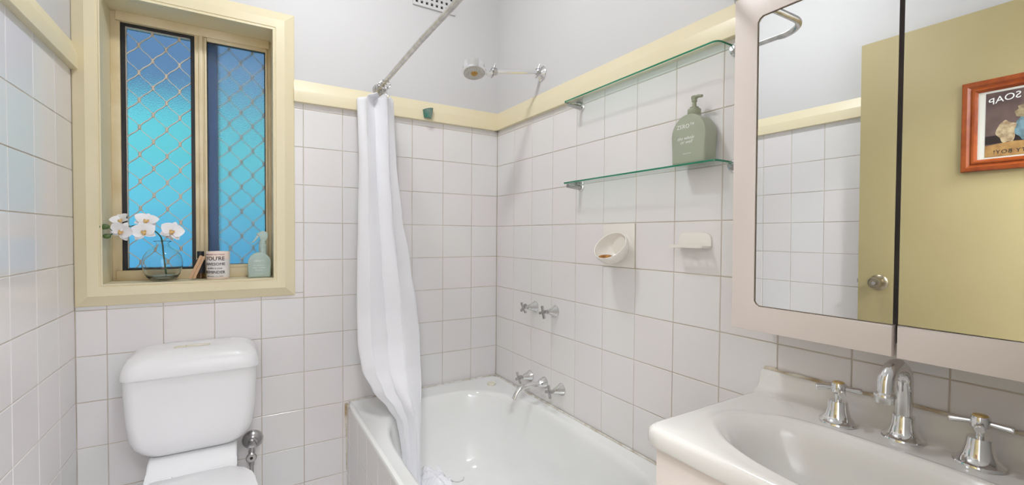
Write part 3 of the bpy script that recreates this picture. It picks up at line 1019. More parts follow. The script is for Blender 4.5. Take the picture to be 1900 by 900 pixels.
shelf(1.4365, 'lower glass shelf on chrome brackets, green pump bottle standing on it')

# ------------------------------------------------------------------ pump bottle
def arch_outline(w, h, n=30, foot=0.004):
    r = w / 2
    pts = [(-r + foot, 0), (r - foot, 0), (r, foot)]
    for i in range(n + 1):
        a = pi * i / n
        pts.append((r * cos(a), h - r * 1.08 + r * 1.08 * sin(a)))
    pts.append((-r, foot))
    return pts
bz0 = 1.4367
pump = thing('pump_bottle', 'sage green pump bottle with white print on the lower glass shelf', 'bottle', (-0.036, -1.207, bz0))
b = bmesh.new()
prism(b, arch_outline(0.110, 0.139), (-0.0625, -1.207, bz0), (0, -1, 0), (0, 0, 1), (0.052, 0, 0), 0.007, 4)
obj('body', b, M_SAGE, pump, smooth=60)
b = bmesh.new()
lathe(b, [(0.0185, 0.133), (0.0185, 0.1385), (0.018, 0.140)], (-0.0365, -1.207, bz0), n=32)
obj('neck', b, M_SAGE, pump)
b = bmesh.new()
n = 48
pr = [(0.0175, 0.139), (0.0180, 0.140), (0.0180, 0.155), (0.0172, 0.1565), (0.012, 0.157), (0.012, 0.162), (0.0065, 0.163), (0.0055, 0.176), (0.0075, 0.178), (0.0075, 0.184), (0.009, 0.186), (0.009, 0.1925), (0.007, 0.1945), (0, 0.195)]
lathe(b, pr, (-0.0365, -1.207, bz0), n=n)
tube(b, [(-0.0365, -1.207, bz0 + 0.1895), (-0.040, -1.224, bz0 + 0.1895), (-0.043, -1.236, bz0 + 0.186)], [0.0055, 0.0048, 0.0040], 12)
obj('pump', b, M_SAGECAP, pump, smooth=40)
ex, ey = (0, -1, 0), (0, 0, 1)
text('lettering', 'ZERO\u2122', 0.0165, ex, ey, (-0.0627, -1.199, bz0 + 0.106), M_WHITEINK, pump)
text('lettering', 'the whole', 0.0135, ex, ey, (-0.0627, -1.199, bz0 + 0.073), M_WHITEINK, pump, shear=0.45)
text('lettering', 'or well', 0.0135, ex, ey, (-0.0627, -1.201, bz0 + 0.062), M_WHITEINK, pump, shear=0.45)
b = bmesh.new(); box(b, -0.0629, -0.0624, -1.218, -1.191, bz0 + 0.0288, bz0 + 0.0298)
obj('print_line', b, M_WHITEINK, pump)

# ------------------------------------------------------------------ spray bottle on the sill
SZ = 1.0545
sp = thing('spray_bottle', 'pale blue-green trigger spray bottle at the right end of the window sill', 'bottle', (-1.0745, 0.045, SZ))
b = bmesh.new()
prism(b, arch_outline(0.080, 0.100), (-1.0745, 0.022, SZ), (1, 0, 0), (0, 0, 1), (0, 0.046, 0), 0.009, 4)
obj('body', b, M_SAGEBLUE, sp, smooth=60)
b = bmesh.new()
nx_ = -1.0625
lathe(b, [(0.0150, 0.080), (0.0138, 0.095), (0.0138, 0.1165), (0.0143, 0.117), (0.0143, 0.131), (0.012, 0.133), (0.0115, 0.146), (0.009, 0.150)], (nx_, 0.045, SZ), n=28)
obj('collar', b, M_SAGEBLUE, sp, smooth=40)
b = bmesh.new()
head = [(-0.022, 0.178), (-0.016, 0.176), (-0.010, 0.183), (0.002, 0.187), (0.012, 0.183), (0.019, 0.174), (0.0205, 0.167), (0.016, 0.164), (0.010, 0.140), (-0.008, 0.140), (-0.009, 0.163), (-0.015, 0.166), (-0.022, 0.172)]
prism(b, head, (nx_, 0.0385, SZ), (1, 0, 0), (0, 0, 1), (0, 0.013, 0), 0.002, 2)
obj('spray_head', b, M_SAGEBLUE, sp, smooth=50)
b = bmesh.new()
trig = [(-0.006, 0.170), (-0.014, 0.163), (-0.022, 0.150), (-0.030, 0.141), (-0.040, 0.137), (-0.039, 0.141), (-0.029, 0.150), (-0.022, 0.164), (-0.018, 0.173)]
prism(b, trig, (nx_, 0.0405, SZ), (1, 0, 0), (0, 0, 1), (0, 0.009, 0), 0.0012, 2)
obj('trigger', b, M_SAGEBLUE, sp, smooth=50)
ex, ey = (1, 0, 0), (0, 0, 1)
text('lettering', 'ZERO\u2122', 0.0100, ex, ey, (-1.077, 0.0218, SZ + 0.066), M_WHITEINK, sp)
for k, s in enumerate(('the spirit you', 'seek is seeking', 'the great')):
    text('lettering', s, 0.0074, ex, ey, (-1.077, 0.0218, SZ + 0.049 - k * 0.0095), M_WHITEINK, sp, shear=0.4)
obj('print_line', bx(-1.091, -1.063, 0.0216, 0.0222, SZ + 0.0135, SZ + 0.0143), M_WHITEINK, sp)

# ------------------------------------------------------------------ candle jar
cx_, cy_, cr = -1.2135, 0.047, 0.0385
can = thing('candle_jar', 'blush pink candle jar with black lettering on the window sill', 'candle', (cx_, cy_, SZ))
b = bmesh.new()
lathe(b, [(0, 0), (cr - 0.003, 0), (cr - 0.0015, 0.002), (cr - 0.001, 0.010), (cr + 0.0012, 0.104), (cr + 0.0004, 0.1055), (cr - 0.0008, 0.104), (cr - 0.0022, 0.090)], (cx_, cy_, SZ), n=56, cap=False)
obj('jar', b, M_WAX, can, smooth=40)
b = bmesh.new()
lathe(b, [(cr - 0.002, 0.089), (cr - 0.006, 0.0875), (0, 0.0875)], (cx_, cy_, SZ), n=40, cap=False)
obj('wax', b, M_WAXIN, can)
b = bmesh.new(); tube(b, [(cx_, cy_, SZ + 0.087), (cx_ + 0.001, cy_, SZ + 0.098)], 0.0011, 8)
obj('wick', b, M_BLACKINK, can)
b = bmesh.new()
rr0 = []
for h in (0.008, 0.076):
    rr0.append([b.verts.new((cx_ + (cr + 0.0002 + 0.0022 * (h - .01) / .094 - 0.001) * sin(a), cy_ - (cr + 0.0002 + 0.0022 * (h - .01) / .094 - 0.001) * cos(a), SZ + h)) for a in [R(-68 + 148 * i / 30) for i in range(31)]])
skin(b, rr0, closed=False)
obj('paper_label', b, mat('white candle label', (0.80, 0.77, 0.76), 0.45), can, recalc=True)
wrp = lambda extra=0.0: (cx_, cy_, cr + 0.0012 + extra, R(-16))
def ctext(s, size, dz, m=M_BLACKINK, sp_=1.0, up=0.0, shear=0.0):
    text('lettering', s, size, (1, 0, 0), (0, 0, 1), (0, 0, SZ + dz), m, can, wrap=wrp(up), depth=0.0003, spacing=sp_, shear=shear)
ctext('SOMETIMES YOU FORGET', 0.0062, 0.0945, M_REDINK, up=0.0003)
ctext("YOU'RE", 0.0212, 0.0785, sp_=0.95, up=0.0003)
ctext('AWESOME', 0.0150, 0.0575)
ctext('so this is your', 0.0094, 0.0425)
ctext('REMINDER', 0.0152, 0.0265)
ctext('HAND POURED | SOY CANDLE', 0.0042, 0.0115)

# ------------------------------------------------------------------ dropper bottle and wooden sticks
db = thing('dropper_bottle', 'small dark bottle with black cap behind the wooden sticks on the sill', 'bottle', (-1.2715, 0.082, SZ))
b = bmesh.new()
lathe(b, [(0, 0), (0.013, 0), (0.0145, 0.002), (0.0145, 0.066), (0.012, 0.074), (0.008, 0.078), (0.008, 0.082)], (-1.2715, 0.082, SZ), n=28)
obj('body', b, M_AMBER, db)
b = bmesh.new()
lathe(b, [(0.0112, 0.078), (0.0115, 0.079), (0.0115, 0.104), (0.0105, 0.1055), (0, 0.1055)], (-1.2715, 0.082, SZ), n=28)
obj('cap', b, M_BLACKINK, db)
b = bmesh.new()
lathe(b, [(0.01465, 0.02), (0.0148, 0.021), (0.0148, 0.070), (0.01465, 0.071)], (-1.2715, 0.082, SZ), n=28, cap=False)
lb = obj('label', b, M_BLACKINK, db)
b = bmesh.new()
torus(b, (-1.2745, 0.0667, SZ + 0.060), 0.0055, 0.0006, (0, 1, 0), 20, 6)
obj('round_mark', b, M_WHITEINK, lb)
def stick(p, q, lab):
    p, q = Vector(p), Vector(q)
    d = (q - p)
    b_ = bmesh.new()
    L = d.length
    a = Vector((d.z, 0, -d.x)).normalized()
    nrm = d.cross(a).normalized()
    prism(b_, round_rect(0, L, -0.0045, 0.0045, 0.003, 3), p - nrm * 0.001, d.normalized(), a, nrm * 0.0022)
    tag(obj('wooden_stick', b_, M_WOOD), lab, 'stick', 'wooden sticks leaning by the candle')
stick((-1.3010, 0.018, SZ + 0.0045), (-1.2665, 0.0385, SZ + 0.0905), 'flat wooden stick leaning on the candle jar, front left of the pair')
stick((-1.2900, 0.0235, SZ + 0.0045), (-1.2580, 0.0415, SZ + 0.0870), 'flat wooden stick leaning on the candle jar, right of its twin')

# ------------------------------------------------------------------ vase and orchid
vx, vy = -1.384, 0.046
vase = thing('glass_vase', 'round clear glass bottle vase holding the orchid on the window sill', 'vase', (vx, vy, SZ))
b = bmesh.new()
outer = [(0.030, 0.0), (0.036, 0.002), (0.047, 0.014), (0.056, 0.032), (0.0605, 0.055), (0.0605, 0.072), (0.056, 0.092), (0.046, 0.110), (0.032, 0.122), (0.022, 0.129), (0.0185, 0.134), (0.0190, 0.139), (0.0265, 0.1445), (0.0275, 0.1455)]
inner = [(0.0265, 0.1465), (0.0180, 0.1405), (0.0168, 0.134), (0.0205, 0.1275), (0.031, 0.120), (0.0448, 0.108), (0.0546, 0.0912), (0.059, 0.072), (0.059, 0.055), (0.0545, 0.033), (0.0455, 0.016), (0.033, 0.009), (0, 0.0075)]
lathe(b, [(0, 0)] + outer + inner, (vx, vy, SZ), n=56, cap=False)
obj('bulb', b, M_VASE, vase, smooth=60)
b = bmesh.new()
lathe(b, [(0, 0.0078), (0.0325, 0.0095), (0.0450, 0.0164), (0.0480, 0.0200), (0, 0.0200)], (vx, vy, SZ), n=48, cap=False)
obj('water', b, M_VASEBASE, vase, smooth=40)

orc = thing('orchid_spray', 'white orchid spray with green buds standing in the glass vase', 'flower', (vx, vy, SZ + 0.02))
path = catmull([(-1.374, 0.045, SZ + 0.022), (-1.380, 0.045, SZ + 0.085), (-1.385, 0.044, SZ + 0.145), (-1.392, 0.038, SZ + 0.168), (-1.415, 0.030, SZ + 0.190), (-1.450, 0.025, SZ + 0.202), (-1.488, 0.018, SZ + 0.190), (-1.512, 0.010, SZ + 0.172), (-1.545, 0.004, SZ + 0.168)], 7)
b = bmesh.new()
tube(b, path, [0.0028 - 0.0017 * i / (len(path) - 1) for i in range(len(path))], 10)
obj('stem', b, M_STEM, orc, smooth=60)

def petal_bm(L, Wd, cup, curl, n=8):
    b_ = bmesh.new()
    g = []
    for j in range(n + 1):
        t = j / n
        w = Wd * (sin(pi * min(1, t ** 0.75 * 0.97 + 0.02))) ** 0.65
        row = []
        for i in range(n + 1):
            s = i / n * 2 - 1
            y = L * t
            row.append(b_.verts.new((s * w / 2, y, cup * (s * s) * w * 0.5 + curl * L * (t - 0.45) ** 2 + 0.05 * L * sin(3 * s) * t * 0.2)))
        g.append(row)
    for p, q in zip(g, g[1:]):
        for i in range(n):
            b_.faces.new((p[i], p[i + 1], q[i + 1], q[i]))
    return b_
def mk(bmx, m, nm):
    fin(bmx, 80)
    me = bpy.data.meshes.new(nm)
    bmx.to_mesh(me); bmx.free(); me.materials.append(m)
    return me
PET_BIG = mk(petal_bm(0.036, 0.043, 0.16, -0.25), M_PETAL, 'petal')
PET_SEP = mk(petal_bm(0.035, 0.025, 0.14, -0.30), M_PETAL, 'sepal')
lipb = bmesh.new()
ell_sphere(lipb, (0, -0.006, 0.006), 0.0055, 0.008, 0.004, 12)
ell_sphere(lipb, (-0.005, -0.001, 0.007), 0.0028, 0.0045, 0.004, 10)
ell_sphere(lipb, (0.005, -0.001, 0.007), 0.0028, 0.0045, 0.004, 10)
LIP = mk(lipb, M_LIP, 'lip')
colb = bmesh.new()
ell_sphere(colb, (0, 0.003, 0.006), 0.003, 0.0045, 0.006, 10)
COLM = mk(colb, M_PETAL, 'column')
def flower(c, facing, roll, sc=1.0, open_=0.0):
    """facing: direction the flower looks; open_: how far the petals fold back or close"""
    fz = Vector(facing).normalized()
    up = Vector((sin(roll), 0, cos(roll)))
    fx = up.cross(fz).normalized()
    fy = fz.cross(fx)
    base = Matrix((fx, fy, fz)).transposed().to_4x4()
    base.translation = Vector(c)
    fl = empty('flower')
    fl.matrix_basis = base
    set_parent(fl, orc)
    fl.matrix_parent_inverse = world_mx(orc).inverted()
    for me, ang, lift in ((PET_SEP, 0, 0.10), (PET_SEP, 128, 0.08), (PET_SEP, -128, 0.08), (PET_BIG, 72, 0.20), (PET_BIG, -72, 0.20)):
        o = bpy.data.objects.new(me.name.split('.')[0], me)
        COL.objects.link(o)
        o.parent = fl
        mx = Matrix.Rotation(R(ang), 4, 'Z') @ Matrix.Rotation(lift + open_, 4, 'X') @ Matrix.Scale(sc, 4)
        mx.translation = Vector((0, 0, 0.002 if me is PET_BIG else 0.0))
        o.matrix_basis = mx
    for me, nm in ((LIP, 'lip'), (COLM, 'column')):
        o = bpy.data.objects.new(nm, me)
        COL.objects.link(o)
        o.parent = fl
        o.scale = (sc, sc, sc)
    return fl
flower((-1.490, 0.004, SZ + 0.180), (-0.25, -1, 0.05), 0.5, 1.0)
flower((-1.497, 0.030, SZ + 0.216), (-0.35, -0.75, 0.75), -0.4, 0.85, 0.3)
flower((-1.432, 0.006, SZ + 0.180), (0.1, -1, 0.15), -0.25, 1.05)
flower((-1.428, 0.030, SZ + 0.216), (0.2, -0.8, 0.75), 0.2, 1.05, 0.15)
flower((-1.352, 0.010, SZ + 0.182), (0.25, -1, 0.2), 0.35, 1.05)
flower((-1.370, 0.040, SZ + 0.172), (0.5, -0.5, 0.1), 0.6, 0.85, 0.3)
for c, r3, tz in (((-1.533, -0.012, SZ + 0.195), (0.0155, 0.009, 0.0095), 0.0), ((-1.527, -0.010, SZ + 0.163), (0.0115, 0.009, 0.0085), 0.0), ((-1.556, 0.002, SZ + 0.165), (0.0068, 0.006, 0.006), 0.0), ((-1.543, -0.004, SZ + 0.156), (0.0055, 0.005, 0.0048), 0.0)):
    b = bmesh.new()
    ell_sphere(b, c, *r3, seg=18)
    obj('bud', b, M_BUD, orc, smooth=60)
b = bmesh.new()
tube(b, [(-1.512, 0.008, SZ + 0.176), (-1.521, -0.004, SZ + 0.190)], 0.0012, 8)
tube(b, [(-1.515, 0.006, SZ + 0.170), (-1.522, -0.004, SZ + 0.164)], 0.0012, 8)
tube(b, [(-1.536, 0.004, SZ + 0.168), (-1.543, -0.002, SZ + 0.158)], 0.0009, 8)
obj('bud_stalk', b, M_STEM, orc)

# ------------------------------------------------------------------ toilet
TX = -1.280
toi = thing('toilet', 'white close-coupled toilet with cistern standing against the window wall', 'toilet', (TX, -0.3, 0))
def rr_ring(bm_, xa, xb, ya, yb, r, z, n=8):
    # ya is the back (flat, square corners), yb the front (rounded corners)
    pts = round_rect(xa, xb, yb, ya, [r, r, 0.008, 0.008], n)
    return [bm_.verts.new((x, y, z)) for x, y in pts]
# cistern body: tapering and rounded towards the bottom
b = bmesh.new()
rg = []
YB = -0.004
for z, hw, fr, r in ((0.758, 0.190, -0.176, 0.035), (0.70, 0.1885, -0.175, 0.035), (0.60, 0.184, -0.170, 0.036), (0.545, 0.178, -0.166, 0.038), (0.515, 0.168, -0.162, 0.040), (0.495, 0.154, -0.156, 0.042), (0.480, 0.134, -0.147, 0.044), (0.472, 0.108, -0.132, 0.044), (0.470, 0.080, -0.115, 0.04)):
    rg.append(rr_ring(b, TX - hw, TX + hw, YB, fr, r, z))
skin(b, rg); b.faces.new(rg[0]); b.faces.new(rg[-1])
obj('cistern', b, M_PLASTIC, toi, smooth=50)
b = bmesh.new()
rg = []
for z, ins, r in ((0.752, 0.004, 0.04), (0.751, 0.0, 0.04), (0.757, -0.001, 0.042), (0.775, 0.001, 0.045), (0.795, 0.007, 0.05), (0.810, 0.017, 0.058), (0.821, 0.033, 0.066), (0.828, 0.056, 0.064), (0.8305, 0.085, 0.05)):
    rg.append(rr_ring(b, TX - 0.196 + ins, TX + 0.196 - ins, YB, -0.184 + ins * 0.9, r, z))
skin(b, rg); b.faces.new(rg[0]); b.faces.new(rg[-1])
lid = obj('cistern_lid', b, M_PLASTIC, toi, smooth=50)
b = bmesh.new()
prism(b, round_rect(-1.337, -1.305, -0.104, -0.076, [0.008, 0.001, 0.001, 0.008], 4), (0, 0, 0.8275), (1, 0, 0), (0, 1, 0), (0, 0, 0.0055), 0.0012)
obj('flush_button', b, M_BUTTON, lid)
b = bmesh.new()
prism(b, round_rect(-1.303, -1.236, -0.104, -0.076, [0.001, 0.008, 0.008, 0.001], 4), (0, 0, 0.8275), (1, 0, 0), (0, 1, 0), (0, 0, 0.0055), 0.0012)
obj('flush_button', b, M_BUTTON, lid)
b = bmesh.new()
prism(b, round_rect(-1.339, -1.234, -0.106, -0.074, 0.009, 4), (0, 0, 0.826), (1, 0, 0), (0, 1, 0), (0, 0, 0.0048))
obj('button_recess', b, mat('shadow gap plastic', (0.45, 0.43, 0.36), 0.5), lid)
# pan: back ledge under the cistern, then the bowl
b = bmesh.new()
led = [(0.0, 0.474), (-0.05, 0.474), (-0.13, 0.471), (-0.165, 0.462), (-0.188, 0.446), (-0.212, 0.422), (-0.235, 0.412), (-0.30, 0.408), (-0.30, 0.30), (-0.24, 0.12), (-0.20, 0.0), (0.0, 0.0)]
a_ = [b.verts.new((TX - 0.127, y - 0.004, z)) for y, z in led]
c_ = [b.verts.new((TX + 0.127, y - 0.004, z)) for y, z in led]
b.faces.new(a_); b.faces.new(c_)
for i in range(len(led)):
    j = (i + 1) % len(led)
    b.faces.new((a_[i], a_[j], c_[j], c_[i]))
es = [e for e in b.edges if abs(e.verts[0].co.x - e.verts[1].co.x) < 1e-6 and min(e.verts[0].co.z, e.verts[1].co.z) > 0.05 and min(e.verts[0].co.y, e.verts[1].co.y) < -0.02]
bmesh.ops.bevel(b, geom=es, offset=0.010, segments=3, profile=0.5, affect='EDGES', clamp_overlap=True)
obj('pan_ledge', b, M_CERAMIC, toi, smooth=35)
b = bmesh.new()
rg = []
for z, ax_, ay_, cy in ((0.0, 0.115, 0.20, -0.36), (0.02, 0.11, 0.195, -0.36), (0.12, 0.10, 0.17, -0.37), (0.22, 0.12, 0.18, -0.40), (0.32, 0.165, 0.215, -0.425), (0.385, 0.18, 0.23, -0.43), (0.405, 0.178, 0.228, -0.43), (0.405, 0.135, 0.18, -0.43), (0.36, 0.125, 0.165, -0.43), (0.25, 0.07, 0.10, -0.40), (0.20, 0.03, 0.05, -0.38)):
    rg.append([b.verts.new((*superell(2 * pi * i / 48, TX, cy, ax_, ay_, 2.3), z)) for i in range(48)])
skin(b, rg); b.faces.new(rg[0]); b.faces.new(rg[-1])
obj('bowl', b, M_CERAMIC, toi, smooth=50)
def seat_outline(hw, front, backy, hb, n=40):
    pts = []
    cyy = -0.415
    for i in range(n + 1):
        a = pi + pi * i / n
        pts.append((TX + hw * cos(a), cyy + (cyy - front) * sin(a)))
    pts += [(TX + hw * 0.985, cyy + 0.06), (TX + hw * 0.93, cyy + 0.105), (TX + hw * 0.82, cyy + 0.145), (TX + hb, backy - 0.006), (TX + hb - 0.012, backy)]
    pts += [(TX - hb + 0.012, backy), (TX - hb, backy - 0.006), (TX - hw * 0.82, cyy + 0.145), (TX - hw * 0.93, cyy + 0.105), (TX - hw * 0.985, cyy + 0.06)]
    return pts
b = bmesh.new()
prism(b, seat_outline(0.182, -0.665, -0.240, 0.10), (0, 0, 0.408), (1, 0, 0), (0, 1, 0), (0, 0, 0.014), 0.004)
obj('seat', b, M_PLASTIC, toi, smooth=50)
b = bmesh.new()
prism(b, seat_outline(0.184, -0.668, -0.232, 0.104), (0, 0, 0.4235), (1, 0, 0), (0, 1, 0), (0, 0, 0.013), 0.006, 3)
obj('seat_lid', b, M_PLASTIC, toi, smooth=50)
for sx in (-1, 1):
    b = bmesh.new()
    tube(b, [(TX + sx * 0.072 - 0.018, -0.226, 0.425), (TX + sx * 0.072 + 0.018, -0.226, 0.425)], 0.011, 14)
    obj('hinge', b, M_PLASTIC, toi)
    b = bmesh.new()
    prism(b, [(0, 0), (0.030, 0.004), (0.026, 0.016), (0.004, 0.010)], (TX + (0.095 if sx > 0 else -0.125), -0.205, 0.419), (1, 0, 0), (0, 1, 0), (0, 0, 0.008))
    obj('hinge_tab', b, mat('grey hinge plastic', (0.45, 0.45, 0.46), 0.4), toi)

# stop valve behind the cistern
sv = thing('stop_valve', 'tarnished chrome stop valve on the wall beside the toilet cistern', 'valve', (-1.100, 0, 0.405))
b = bmesh.new()
lathe(b, [(0.037, 0.0005), (0.036, 0.006), (0.030, 0.016), (0.016, 0.024), (0.014, 0.03)], (-1.102, 0, 0.416), (0, -1, 0), 32)
obj('flange', b, M_DULLCHROME, sv)
b = bmesh.new()
tube(b, [(-1.104, -0.022, 0.412), (-1.106, -0.060, 0.406)], 0.0145, 18)
tube(b, [(-1.106, -0.052, 0.408), (-1.107, -0.055, 0.368)], [0.0125, 0.011], 16)
obj('valve_body', b, M_DULLCHROME, sv)
b = bmesh.new()
lathe(b, [(0.018, 0.0), (0.0185, 0.006), (0.015, 0.010), (0.0055, 0.010), (0.0045, 0.007), (0, 0.007)], (-1.108, -0.063, 0.372), (0, -1, 0), 26)
hd = obj('handle', b, M_DULLCHROME, sv)
b = bmesh.new(); lathe(b, [(0.0044, 0.0085), (0, 0.0085)], (-1.108, -0.063, 0.372), (0, -1, 0), 16, cap=False)
obj('screw_hole', b, M_DARK, hd)
b = bmesh.new()
tube(b, [(-1.107, -0.055, 0.362), (-1.107, -0.055, 0.338)], 0.0095, 12)
obj('nut', b, M_DULLCHROME, sv)
b = bmesh.new()
hp = catmull([(-1.107, -0.055, 0.340), (-1.108, -0.056, 0.29), (-1.118, -0.056, 0.22), (-1.145, -0.05, 0.17)], 14)
tube(b, hp, [0.0068 + 0.0006 * (i % 2) for i in range(len(hp))], 12)
obj('hose', b, M_DULLCHROME, sv, smooth=60)

# ------------------------------------------------------------------ wall taps over the bath
def cross_handle(bm_, c, ax, spin, L, w0, w1, th):
    ax = Vector(ax).normalized()
    a, b2 = frame_of(ax)
    for k in range(4):
        t = spin + k * pi / 2
        d = a * cos(t) + b2 * sin(t)
        s = ax.cross(d)
        pts = [(0.0, -w0), (L * 0.86, -w1), (L * 0.97, -w1 * 0.6), (L, 0), (L * 0.97, w1 * 0.6), (L * 0.86, w1), (0.0, w0)]
        prism(bm_, pts, Vector(c) - ax * th / 2, d, s, ax * th)
def wall_tap(y, z, spin, lab, group):
    t = thing('wall_tap', lab, 'tap', (0, y, z), group)
    b_ = bmesh.new()
    lathe(b_, [(0.0265, 0.0005), (0.0265, 0.003), (0.0255, 0.005), (0.018, 0.020), (0.0115, 0.037), (0.0095, 0.044), (0.006, 0.0445)], (0, y, z), (-1, 0, 0), 36)
    obj('cover', b_, M_CHROME, t, smooth=35)
    b_ = bmesh.new()
    lathe(b_, [(0.006, 0.043), (0.0055, 0.060)], (0, y, z), (-1, 0, 0), 16)
    obj('spindle', b_, M_DULLCHROME, t)
    b_ = bmesh.new()
    cross_handle(b_, (-0.064, y, z), (-1, 0, 0), spin, 0.0275, 0.0048, 0.0056, 0.007)
    lathe(b_, [(0.0085, 0.057), (0.009, 0.062), (0.0075, 0.069), (0, 0.070)], (0, y, z), (-1, 0, 0), 20)
    obj('cross_handle', b_, M_HANDLE, t, smooth=30)
    return t
wall_tap(-0.362, 0.9085, 0.72, 'upper left chrome wall tap with cross handle, nearer the corner', 'shower taps on the right wall')
wall_tap(-0.513, 0.9105, 0.30, 'upper right chrome wall tap with cross handle below the soap holder', 'shower taps on the right wall')
wall_tap(-0.326, 0.583, 0.55, 'lower left chrome wall tap beside the bath spout, nearer the corner', 'bath taps beside the spout')
wall_tap(-0.561, 0.590, 0.25, 'lower right chrome wall tap beside the bath spout', 'bath taps beside the spout')
spt = thing('bath_spout', 'curved chrome bath spout between the two lower wall taps', 'spout', (0, -0.44, 0.584))
b = bmesh.new()
lathe(b, [(0.0265, 0.0005), (0.0265, 0.003), (0.0245, 0.007), (0.0165, 0.030), (0.0135, 0.034)], (0, -0.440, 0.584), (-1, 0, 0), 36)
obj('cover', b, M_CHROME, spt)
b = bmesh.new()
pp = [(-0.028, -0.440, 0.584), (-0.060, -0.440, 0.585), (-0.095, -0.439, 0.5855), (-0.122, -0.438, 0.578), (-0.142, -0.437, 0.560), (-0.154, -0.436, 0.537)]
tube(b, catmull(pp, 6), 0.0115, 20)
obj('spout_pipe', b, M_CHROME, spt, smooth=50)
b = bmesh.new()
lathe(b, [(0.0095, 0.0), (0, 0.0)], (-0.1545, -0.436, 0.5362), (-0.46, 0.04, -0.89), 16, cap=False)
obj('spout_mouth', b, M_DARK, spt)

# ------------------------------------------------------------------ soap holder, soap dish
shold = thing('soap_holder', 'ivory ceramic bowl soap holder on a square plate on the right wall', 'soap holder', (0, -0.878, 1.2))
pz1, pz0 = Z0 - 2 * TV, Z0 - 3 * TV
py1, py0 = right_cols[5], right_cols[6]
obj('back_plate', bx(-0.004, 0.003, py0 + 0.001, py1 - 0.001, pz0 + 0.001, pz1 - 0.001, 0.003), M_IVORY, shold)
bc = Vector((-0.062, -0.905, 1.195))
bax = Vector((-0.72, -0.12, 0.64)).normalized()       # the mouth looks up and out
b = bmesh.new()
Rb = 0.061
prf = []
for i in range(13):
    a = -0.5 * pi + (0.5 * pi + 0.10) * i / 12
    prf.append((max(0, Rb * cos(a)), Rb * sin(a)))
prf += [(Rb * 0.975, Rb * 0.125), (Rb * 0.93, Rb * 0.115)]
for i in range(10):
    a = 0.06 - (0.5 * pi + 0.06) * (i + 1) / 10
    prf.append((max(0, (Rb - 0.006) * cos(a)), (Rb - 0.006) * sin(a)))
lathe(b, prf, bc, bax, 44, cap=False)
obj('bowl', b, M_IVORY, shold, smooth=60)
b = bmesh.new()
lathe(b, [(0.046, 0.003), (0.042, 0.010), (0.036, 0.020)], (0, -0.905, 1.195), (-1, 0, 0), 28)
obj('stem', b, M_IVORY, shold)
b = bmesh.new()
# remnant pooled in the lowest side of the bowl, just inside the lip
down = Vector((0, 0, -1)); low = (down - bax * down.dot(bax)).normalized()
rot = Matrix((bax.cross(low), low, bax)).transposed()
ell_sphere(b, bc + low * 0.0430 + bax * -0.008, 0.034, 0.0105, 0.011, 24, rot)
for v in b.verts:
    v.co += Vector((random.uniform(-1, 1), random.uniform(-1, 1), random.uniform(-1, 1))) * 0.0008
tag(obj('soap_remnant', b, M_BROWNSOAP, smooth=60), 'caramel brown soap remnant inside the ivory soap bowl', 'soap')

sd = thing('soap_dish', 'small ivory soap ledge with arched back on the right wall', 'soap dish', (0, -1.19, 1.205))
b = bmesh.new()
prism(b, round_rect(-1.246, -1.137, 1.199, 1.2435, [0.002, 0.002, 0.022, 0.022], 6), (0, 0, 0), (0, 1, 0), (0, 0, 1), (-0.006, 0, 0), 0.0015)
obj('back', b, M_IVORY, sd, smooth=40)
b = bmesh.new()
box(b, -0.022, -0.004, -1.246, -1.137, 1.199, 1.205)
box(b, -0.048, -0.036, -1.246, -1.137, 1.199, 1.205)
for k in range(5):
    yk = -1.246 + k * (0.109 - 0.008) / 4
    box(b, -0.036, -0.022, yk, yk + 0.008, 1.199, 1.205)
box(b, -0.048, -0.045, -1.246, -1.137, 1.205, 1.2075)
obj('tray', b, M_IVORY, sd)

# ------------------------------------------------------------------ vanity
VZ, VY0, VY1, VX = 0.850, -1.982, -1.400, -0.440
van = thing('wash_basin', 'cream moulded vanity top with oval basin against the right wall', 'basin', (-0.22, -1.69, 0.815))
b = bmesh.new()
vcx, vcy, NV_ = -0.262, -1.705, 160
va = [2 * pi * i / NV_ for i in range(NV_)]
rg = []
def vrect(ins, z, r=0.022):
    rg.append([b.verts.new((*ray_rrect(a, vcx, vcy, VX + ins, -0.001, VY0, VY1 - ins, r), z)) for a in va])
vrect(0.012, VZ - 0.040); vrect(0.003, VZ - 0.040); vrect(0.0, VZ - 0.035); vrect(0.0, VZ - 0.012); vrect(0.002, VZ - 0.006); vrect(0.006, VZ - 0.0015); vrect(0.012, VZ)
def bring(s, z, back=0.0):
    row = []
    for a in va:
        c, sn = cos(a), sin(a)
        if c > 0:
            x, y = superell(a, vcx, vcy, 0.120 * s, 0.247 * s, 2.0 + 1.3 * c)
        else:
            x, y = superell(a, vcx, vcy, 0.148 * s, 0.247 * s, 2.0)
        row.append(b.verts.new((x, y, z)))
    rg.append(row)
bring(1.12, VZ); bring(1.06, VZ + 0.0002); bring(1.025, VZ + 0.0022); bring(1.0, VZ + 0.0022); bring(0.965, VZ - 0.0015); bring(0.94, VZ - 0.006); bring(0.905, VZ - 0.011); bring(0.87, VZ - 0.016); bring(0.83, VZ - 0.030); bring(0.78, VZ - 0.055); bring(0.70, VZ - 0.085); bring(0.55, VZ - 0.108); bring(0.32, VZ - 0.118); bring(0.12, VZ - 0.121)
rg.append([b.verts.new((vcx, vcy, VZ - 0.122))])
skin(b, rg)
obj('deck', b, M_MARBLE, van, smooth=45)
b = bmesh.new()
spp = [(-0.001, 0.835), (-0.001, 0.8985), (-0.014, 0.8985), (-0.019, 0.8965), (-0.022, 0.892), (-0.0245, 0.876), (-0.0275, 0.866), (-0.034, 0.8575), (-0.044, 0.8525), (-0.056, 0.8505), (-0.056, 0.835)]
